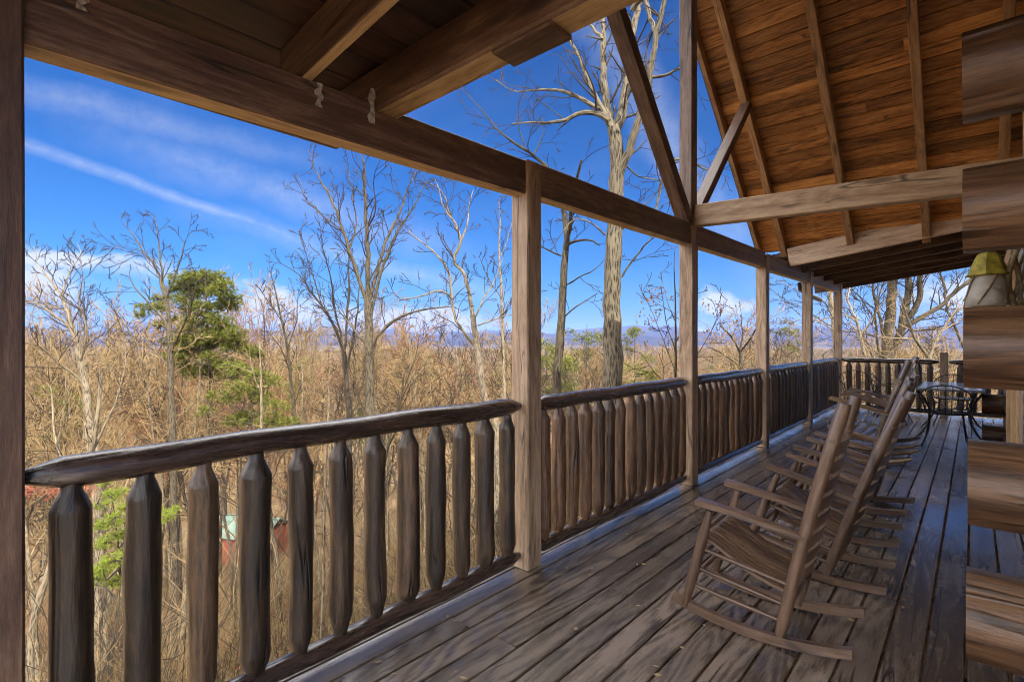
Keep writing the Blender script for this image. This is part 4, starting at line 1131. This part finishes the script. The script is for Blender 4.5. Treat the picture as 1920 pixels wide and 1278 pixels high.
def px_clumps(base,D,lst,r0):
    out=[]
    for (px,py,cr) in lst:
        w=at(px,py,D+r0.uniform(-.8,.8))-Vector(base); out.append((w.x,w.y,w.z,cr))
    return out
D=21; q=at(388,700,D); base=(q.x,q.y,gz(q.x,q.y)); rr=random.Random(5)
cl=px_clumps(base,D,[(375,520,.42),(350,525,.45),(400,522,.42),(365,545,.42),(395,548,.40),(330,540,.35),(415,540,.38),(430,560,.36),(415,575,.3),(345,560,.35),(440,572,.25),
 (380,575,.35),(300,560,.25),(275,575,.22),(265,590,.2),(425,612,.33),(440,625,.3),(410,630,.35),(445,645,.3),(465,655,.3),(480,665,.25),(430,650,.25),(350,620,.3),(340,640,.3),
 (365,655,.3),(395,668,.28),(355,600,.22),(330,600,.22),(420,680,.3),(450,690,.25),(360,700,.3),(400,700,.3),(300,610,.2),(315,640,.2),(385,600,.4),(400,630,.4),(375,630,.35),(360,580,.35),(400,645,.35),(345,680,.35),(385,690,.35),(330,665,.3),(430,705,.3),(300,575,.25),(410,600,.35)],rr)
pine('pine_tree','round-topped green pine standing on the left above the other trees',base,at(375,515,D).z-base[2]+.1,[(a,b,c,d*1.5) for a,b,c,d in cl],7,tl=.17,tn=12,tw=.015,ntuft=330,rt=.15)
D=17; q=at(470,800,D); base=(q.x,q.y,gz(q.x,q.y))
cl=px_clumps(base,D,[(440,690,.3),(480,700,.3),(505,715,.3),(450,725,.35),(490,745,.35),(520,760,.3),(430,745,.3),(470,780,.35),(510,790,.35),(540,790,.25),(440,790,.3),(400,740,.2),(380,770,.2)],rr)
pine('pine_tree','lower dark green pine just right of and below the round-topped one',base,at(470,680,D).z-base[2],[(a,b,c,d*1.35) for a,b,c,d in cl],9,tl=.17,tn=11,tw=.014,ntuft=260,rt=.08)
D=11; q=at(215,1100,D); base=(q.x,q.y,gz(q.x,q.y))
cl=px_clumps(base,D,[(200,905,.14),(215,925,.22),(195,945,.2),(235,950,.22),(210,975,.25),(185,985,.2),(230,1000,.22),(200,1015,.25),(240,1035,.2),(215,1050,.25),(190,1065,.22),(300,960,.2),(318,968,.16),(325,955,.12),(290,985,.18),(265,1000,.22),(180,1085,.2),(215,1090,.2),(100,1080,.1)],rr)
pine('young_pine','bright yellow-green young pine low behind the first balusters on the left',base,at(210,905,D).z-base[2],cl,13,'brightneedle',tl=.09,tn=11,tw=.006,ntuft=1100,rt=.05)
for (px,py,D,ww,lab) in ((1025,690,30,1.5,'yellow-green pine low between the slim brown tree and the post with the knot'),(1100,650,44,2.0,'olive pine left of the big pale trunk'),
        (1190,655,40,1.7,'olive pine right of the big pale trunk'),(1480,622,55,1.4,'small round pine on the skyline between the third and fourth posts from the left'),
        (790,690,50,1.6,'small green pine among the bare trees at the middle'),(560,700,46,1.5,'small green pine left of the multi-stem tree'),(120,760,26,1.1,'olive pine low on the left near the edge post'),
        (1060,705,26,1.0,'low green pine behind the second railing section')):
    q=at(px,py,D); base=(q.x,q.y,gz(q.x,q.y)); H=at(px,py,D).z-base[2]+ww; r1=random.Random(px)
    c=[(r1.gauss(0,ww*.5),r1.gauss(0,ww*.5),H-ww*r1.uniform(0,2.6),ww*.38) for _ in range(16)]
    pine('pine_tree',lab,base,H,c,px,'needle',tl=.26,tn=8,tw=.022,ntuft=70,rt=.12,group='small pines among the bare trees')
# cabin roof down the slope
def small_cabin():
    q=at(470,1000,46); z=gz(q.x,q.y); root=empty('cabin',(q.x,q.y,z),R(30)); tag(root,'small rust-red cabin with a pale green roof half hidden in the trees below','house')
    mb=MB(); mb.box(-2.6,2.6,-2,2,0,2.6); mb.build('wall',M_rust,root,loc=(0,0,0))
    mb=MB()
    for s in (-1,1): mb.beam((-3,s*1.15,3.0),(3,s*1.15,3.0),2.6,.08,(0,s*.55,1))
    mb.build('roof',M_green,root,loc=(0,0,0))
    mb=MB(); mb.box(-2.66,-2.61,-.5,.4,.1,2.1); mb.build('door',M_rust,root,loc=(0,0,0))
M_green=plain('pale_green_siding',(.13,.20,.16),.7); M_rust=plain('rust_red_paint',(.30,.08,.045),.7)
small_cabin()

# ------------------------------------------------------------------ stuff: undergrowth and far wood (instanced clumps)
lib=bpy.data.collections.new('clump_library')
def libobj(mb,name,mat,c):
    o=bpy.data.objects.new(name,mb.mesh(name,mat)); c.objects.link(o); return o
def scatter(name,label,points,protos_,seed):
    """points (x,y,z,scale): one object, a clump on every point through geometry nodes"""
    me=bpy.data.meshes.new(name); me.from_pydata([p[:3] for p in points],[],[])
    a=me.attributes.new('size','FLOAT','POINT'); a.data.foreach_set('value',[p[3] for p in points])
    o=bpy.data.objects.new(name,me); col.objects.link(o)
    c=bpy.data.collections.new(name+'_clumps')
    for p in protos_: c.objects.link(p)
    ng=bpy.data.node_groups.new(name,'GeometryNodeTree')
    ng.interface.new_socket('Geometry',in_out='INPUT',socket_type='NodeSocketGeometry'); ng.interface.new_socket('Geometry',in_out='OUTPUT',socket_type='NodeSocketGeometry')
    N=ng.nodes.new; i=N('NodeGroupInput'); u=N('NodeGroupOutput'); mp=N('GeometryNodeMeshToPoints'); ip=N('GeometryNodeInstanceOnPoints'); ci=N('GeometryNodeCollectionInfo')
    ci.inputs['Collection'].default_value=c; ci.inputs['Separate Children'].default_value=True; ci.inputs['Reset Children'].default_value=True
    ip.inputs['Pick Instance'].default_value=True
    rv=N('FunctionNodeRandomValue'); rv.data_type='FLOAT_VECTOR'; rv.inputs[0].default_value=(-.08,-.08,0); rv.inputs[1].default_value=(.08,.08,6.283); rv.inputs['Seed'].default_value=seed
    na=N('GeometryNodeInputNamedAttribute'); na.data_type='FLOAT'; na.inputs['Name'].default_value='size'
    L=ng.links.new; L(i.outputs[0],mp.inputs['Mesh']); L(mp.outputs[0],ip.inputs['Points']); L(ci.outputs[0],ip.inputs['Instance'])
    L(rv.outputs[0],ip.inputs['Rotation']); L(na.outputs[0],ip.inputs['Scale']); L(ip.outputs[0],u.inputs[0])
    m=o.modifiers.new('scatter','NODES'); m.node_group=ng
    tag(o,label,name.replace('_',' '),kind='stuff'); return o
def bush(seed,H,n,r,mat,lean=.42):
    r0=random.Random(seed); mb=MB()
    for _ in range(n):
        a=r0.uniform(0,6.28); rad0=r0.uniform(0,.5); p=Vector((math.cos(a)*rad0,math.sin(a)*rad0,-.2))
        d=Vector((r0.gauss(0,lean),r0.gauss(0,lean),1))
        grow(mb,r0,p,d,H*r0.uniform(.5,1.1),r,1,dict(rmin=max(.0032,r*.5),step=H*.16,wob=.17,up=.05,dens=3.4/(H**.3),ang=(25,62)))
    return libobj(mb,'bush',M[mat],lib)
def leafclump(seed,mat,n):
    r0=random.Random(seed); mb=MB()
    for _ in range(n):
        p=Vector((r0.gauss(0,.55),r0.gauss(0,.55),abs(r0.gauss(.5,.5)))); a=r0.uniform(0,6.28); l=r0.uniform(.04,.09)
        d=Vector((r0.gauss(0,1),r0.gauss(0,1),r0.gauss(0,.7))).normalized()*l; h=Vector((math.cos(a)*l*.4,math.sin(a)*l*.4,0))
        mb.add([p,p+d*.5+h,p+d,p+d*.5-h],[(0,1,2,3)],[(0,0,0)]*4,r0.random())
    for _ in range(6): grow(mb,r0,(r0.gauss(0,.2),r0.gauss(0,.2),-.1),Vector((r0.gauss(0,.4),r0.gauss(0,.4),1)),1.6,.006,1,dict(rmin=.004,step=.3,wob=.12,up=.1,dens=3,ang=(15,45)))
    return libobj(mb,'leafy_bush',M[mat],lib)
bushes=[bush(201,2.4,20,.0055,'twigtan'),bush(202,1.6,24,.005,'twigrust'),bush(203,3.2,12,.008,'twig'),bush(206,2.8,16,.006,'fargrey'),
        bush(204,2.6,18,.0055,'twig',.3),bush(205,3.4,8,.009,'twigtan',.18),bush(207,4.2,3,.010,'fargrey',.10),bush(209,3.8,4,.009,'twig',.12),leafclump(210,'deadleaf',90),leafclump(211,'redleaf',50),leafclump(212,'yellowleaf',110)]
r0=random.Random(91); pts=[]

while len(pts)<3600:
    D=7.5+100*r0.random()**1.35; q=at(r0.uniform(-250,2150),637,D)
    if q.x>-4.0 and q.y<14.2: continue
    if q.x>8: continue
    pts.append((q.x,q.y,gz(q.x,q.y),r0.uniform(.6,1.3)))
scatter('undergrowth','tan leafless brush and saplings covering the slope below the deck',pts,bushes,4)
def fartree(seed,H,mat):
    r0=random.Random(seed); mb=MB()
    mb.tube([(0,0,-.5),(.2,0,H*.4),(0,.2,H*.8)],[.16,.11,.04],4,None,True,False)
    for c in range(13):
        t=.3+.68*c/13; a=r0.uniform(0,6.28); e=R(r0.uniform(35,70)); d=Vector((math.cos(a)*math.cos(e),math.sin(a)*math.cos(e),math.sin(e)))
        grow(mb,r0,(0,0,H*.8*t),d,H*.42*(1.15-.6*t),.05,2,dict(rmin=.028,step=.9,wob=.18,up=.08,dens=1.7,ang=(22,55)))
    return libobj(mb,'wood_tree',M[mat],lib)
def farpine(seed,H):
    r0=random.Random(seed); mb=MB(); mb.tube([(0,0,0),(0,0,H)],[.14,.03],4,None,True,False)
    for _ in range(1500):
        t=r0.random()**.7; z=H*(.25+.75*t); rr=(1-t)**.7*H*.2*r0.random()**.5+.15; a=r0.uniform(0,6.28)
        tuft(mb,r0,Vector((math.cos(a)*rr,math.sin(a)*rr,z)),Vector((math.cos(a),math.sin(a),.4)),.55,3,.06)
    return libobj(mb,'wood_pine',M['needle'],lib)
fars=[fartree(311,12,'fargrey'),fartree(312,14,'twigtan'),fartree(313,11,'fargrey'),fartree(314,13,'twigtan'),fartree(315,10,'fargrey'),fartree(301,12,'fargrey'),fartree(302,14,'twigtan'),fartree(303,11,'fargrey'),fartree(304,13,'twigrust'),fartree(305,10,'twigtan'),fartree(306,12,'fargrey'),fartree(307,13,'twigtan'),farpine(308,12)]
pts=[]
while len(pts)<6500:
    D=60+640*r0.random()**.62; q=at(r0.uniform(-260,2160),637,D)
    if q.x>30: continue
    pts.append((q.x,q.y,gz(q.x,q.y)-.3,r0.uniform(.7,1.1)))
scatter('far_wood','leafless tan wood filling the valley beyond the slope',pts,fars,6)

# red autumn shrub, bottom left
D=13; q=at(100,960,D); base=Vector((q.x,q.y,gz(q.x,q.y)))
root=empty('red_shrub',base); tag(root,'small shrub with brick-red leaves low beside the left post','shrub')
mb=MB(); r1=random.Random(4)
for _ in range(9): grow(mb,r1,base,Vector((r1.gauss(0,.3),r1.gauss(0,.3),1)),at(100,890,D).z-base.z,.02,1,dict(rmin=.005,step=.3,wob=.14,up=.04,dens=2.5,ang=(20,55)))
mb.build('stem',M['twig'],root)
leaves_on(root,[at(r1.uniform(45,180),r1.uniform(895,925),D+r1.uniform(-.6,.6)) for _ in range(60)],'redleaf',700,.09,6,False)

# ------------------------------------------------------------------ haze
HAZE=True
if HAZE:
    m=bpy.data.materials.new('haze_air'); m.use_nodes=True; nt=m.node_tree; nt.nodes.clear()
    o=nt.nodes.new('ShaderNodeOutputMaterial'); v=nt.nodes.new('ShaderNodeVolumePrincipled'); v.inputs['Color'].default_value=(.24,.36,.80,1)
    v.inputs['Density'].default_value=.00016; v.inputs['Anisotropy'].default_value=.0; nt.links.new(v.outputs[0],o.inputs['Volume'])
    mb=MB(); a=5200; z0,z1=-90,190
    vs=[Vector((x,y,z)) for z in (z0,z1) for x,y in ((-a,-a),(a,-a),(a,a),(-a,a))]
    mb.add(vs,[(3,2,1,0),(4,5,6,7),(0,1,5,4),(1,2,6,5),(2,3,7,6),(3,0,4,7)],[(0,0,0)]*8)
    tag(mb.build('haze',m),kind='stuff')

# ------------------------------------------------------------------ sky and sun
SUN_EL=R(38); sd=Vector((.97,-.25,0)).normalized()      # horizontal direction to the sun
w=bpy.data.worlds.new('World'); scene.world=w; w.use_nodes=True; nt=w.node_tree; bg=nt.nodes['Background']
sky=nd(nt,'ShaderNodeTexSky'); sky.sky_type='NISHITA'; sky.sun_disc=False; sky.sun_elevation=SUN_EL
sky.sun_rotation=math.atan2(sd.x,sd.y); sky.air_density=1.0; sky.dust_density=.4; sky.ozone_density=3.0; sky.altitude=400
hs=nd(nt,'ShaderNodeHueSaturation'); hs.inputs['Saturation'].default_value=1.15; nt.links.new(sky.outputs[0],hs.inputs['Color'])
tc=nd(nt,'ShaderNodeTexCoord'); sx=nd(nt,'ShaderNodeSeparateXYZ'); nt.links.new(tc.outputs['Generated'],sx.inputs[0])
# cloud deck: direction projected on a plane high above
zz=mth(nt,'MAXIMUM',sx.outputs[2],.02); zz=mth(nt,'ADD',zz,.12)
cu=mth(nt,'DIVIDE',sx.outputs[0],zz); cv=mth(nt,'DIVIDE',sx.outputs[1],zz)
cb=nd(nt,'ShaderNodeCombineXYZ'); nt.links.new(cu,cb.inputs[0]); nt.links.new(cv,cb.inputs[1])
mp=nd(nt,'ShaderNodeMapping'); nt.links.new(cb.outputs[0],mp.inputs[0]); mp.inputs['Rotation'].default_value=(0,0,R(68)); mp.inputs['Scale'].default_value=(.42,1.9,1); mp.inputs['Location'].default_value=(.3,.55,0)
ci=noi(nt,mp.outputs[0],1.0,8,.62,.35)
mp2=nd(nt,'ShaderNodeMapping'); nt.links.new(cb.outputs[0],mp2.inputs[0]); mp2.inputs['Scale'].default_value=(.5,.5,1)
ci2=noi(nt,mp2.outputs[0],1.0,3,.5)
cirr=mth(nt,'MULTIPLY',ramp(nt,ci,[(.50,0.0),(.80,.75)]),ramp(nt,ci2,[(.36,.15),(.62,1.0)]))
cirr=mth(nt,'MULTIPLY',mth(nt,'MULTIPLY',cirr,.13),ramp(nt,sx.outputs[2],[(.0,.2),(.10,.8),(.30,1.0),(.7,.5)]))
def cumulus(px,py,hw,hh,seed):
    d=(at(px,py,1)-Vector((0,0,EYE))).normalized()
    right=Vector((d.y,-d.x,0)).normalized(); up=right.cross(d).normalized()
    dt=lambda v:(lambda n:(nt.links.new(tc.outputs['Generated'],n.inputs[0]),n.inputs[1].__setattr__('default_value',v),n.outputs['Value'])[2])(nd(nt,'ShaderNodeVectorMath',operation='DOT_PRODUCT'))
    a=mth(nt,'DIVIDE',dt(right),hw); b=mth(nt,'DIVIDE',dt(up),hh); f=mth(nt,'GREATER_THAN',dt(d),0)
    e=mth(nt,'SQRT',mth(nt,'ADD',mth(nt,'MULTIPLY',a,a),mth(nt,'MULTIPLY',b,b)))
    ad=nd(nt,'ShaderNodeMapping'); nt.links.new(tc.outputs['Generated'],ad.inputs[0]); ad.inputs['Location'].default_value=(seed,seed*2,0); ad.inputs['Scale'].default_value=(1,1,1.6)
    n=noi(nt,ad.outputs[0],13,7,.6)
    e=mth(nt,'ADD',e,mth(nt,'MULTIPLY',mth(nt,'SUBTRACT',n,.5),-2.6))
    return mth(nt,'MULTIPLY',ramp(nt,e,[(.55,1.0),(1.15,0.0)]),f)
cm=cumulus(500,575,.10,.045,1.3)
for a in ((1360,570,.055,.03,2.1),(1200,625,.16,.012,4.0),(780,600,.20,.03,6.0),(140,487,.10,.016,7.7),(1900,560,.14,.04,3.0),(-400,500,.3,.06,9.0)): cm=mth(nt,'MAXIMUM',cm,cumulus(*a))
cl=mth(nt,'MAXIMUM',cirr,mth(nt,'MULTIPLY',cm,.92))
# thin white band toward the horizon
hz=ramp(nt,sx.outputs[2],[(.0,.80),(.07,.34),(.14,.09),(.28,0.0)])
tn=vmul(nt,hs.outputs[0],(.005,.086,.168))
skyc=mixc(nt,hz,tn,(.36,.66,1.16))
# wind-drawn streaks: narrow bands along great circles
def dot_(v):
    n=nd(nt,'ShaderNodeVectorMath',operation='DOT_PRODUCT'); nt.links.new(tc.outputs['Generated'],n.inputs[0]); n.inputs[1].default_value=v; return n.outputs['Value']
wv=noi(nt,tc.outputs['Generated'],5,5,.6)
def streak(p,q,wid,amp,seed):
    a=(at(*p,1)-Vector((0,0,EYE))).normalized(); b=(at(*q,1)-Vector((0,0,EYE))).normalized(); n=a.cross(b).normalized(); m=(a+b).normalized()
    e=mth(nt,'ADD',dot_(n),mth(nt,'MULTIPLY',mth(nt,'SUBTRACT',wv,.5),wid*2.2)); e=mth(nt,'ABSOLUTE',mth(nt,'DIVIDE',e,wid))
    half=a.dot(m)
    along=ramp(nt,dot_(m),[(max(0,half-.06),0.0),(min(1,half+.02),1.0)])
    tx=nd(nt,'ShaderNodeMapping'); nt.links.new(tc.outputs['Generated'],tx.inputs[0]); tx.inputs['Location'].default_value=(seed,0,seed)
    nn=noi(nt,tx.outputs[0],34,7,.7)
    return mth(nt,'MULTIPLY',mth(nt,'MULTIPLY',mth(nt,'MULTIPLY',ramp(nt,e,[(0.0,1.0),(1.0,0.0)]),along),ramp(nt,nn,[(.3,.35),(.62,1.0)])),amp)
for st in (((-60,235),(560,450),.013,.38,1.0),((-60,150),(380,250),.03,.27,2.0),((-40,460),(270,508),.014,.6,3.0),((430,330),(700,420),.05,.30,4.0),((620,470),(800,520),.03,.35,5.0),((1180,150),(1300,330),.05,.35,6.0)):
    cl=mth(nt,'MAXIMUM',cl,streak(*st))
# bright broken cloud sheet overhead, out of view, added to light the shaded porch
bank=noi(nt,tc.outputs['Generated'],2.2,6,.55,.3)  # noise that breaks up the added fill clouds
high=ramp(nt,sx.outputs[2],[(.56,0.0),(.70,1.0)])
# second added cloud, low and unseen behind the camera, as fill for the porch
rear_fill=ramp(nt,dot_((-.12,-.97,.2)),[(.15,0.0),(.60,.85)])
high=mth(nt,'MAXIMUM',high,rear_fill)
fill_mask=mth(nt,'MULTIPLY',ramp(nt,bank,[(.30,0.0),(.46,1.0)]),high)
cl=mth(nt,'MAXIMUM',cl,fill_mask)
cc=mixc(nt,high,(1.2,1.24,1.3),(8.5,8.2,7.9))
mx=mixc(nt,cl,skyc,cc)
nt.links.new(mx,bg.inputs['Color']); bg.inputs['Strength'].default_value=.15
sl=bpy.data.lights.new('sun','SUN'); sl.energy=2.0; sl.angle=R(.53); sl.color=(1,.93,.80)
so=bpy.data.objects.new('sun',sl); col.objects.link(so)
sdir=Vector((sd.x*math.cos(SUN_EL),sd.y*math.cos(SUN_EL),math.sin(SUN_EL))); so.rotation_euler=sdir.to_track_quat('Z','Y').to_euler()

# ------------------------------------------------------------------ camera / render
cd=bpy.data.cameras.new('camera'); cam=bpy.data.objects.new('camera',cd); col.objects.link(cam); scene.camera=cam
cd.lens=18; cd.sensor_width=36; cd.sensor_fit='HORIZONTAL'; cd.clip_start=.02; cd.clip_end=12000; cd.shift_y=-2/1920
cam.location=(0,0,EYE); cam.rotation_euler=(R(90),0,PH)
scene.view_settings.view_transform='Standard'; scene.view_settings.look='None'; scene.view_settings.exposure=2.35; scene.view_settings.gamma=1
cy=scene.cycles; cy.use_denoising=True; cy.filter_width=1.0; cy.max_bounces=5; cy.diffuse_bounces=3; cy.glossy_bounces=3; cy.transmission_bounces=3; cy.volume_bounces=0; cy.transparent_max_bounces=6
cy.caustics_reflective=False; cy.caustics_refractive=False; cy.sample_clamp_indirect=6; cy.use_adaptive_sampling=True; cy.adaptive_threshold=.03
try: cy.denoising_prefilter='ACCURATE'
except Exception: pass
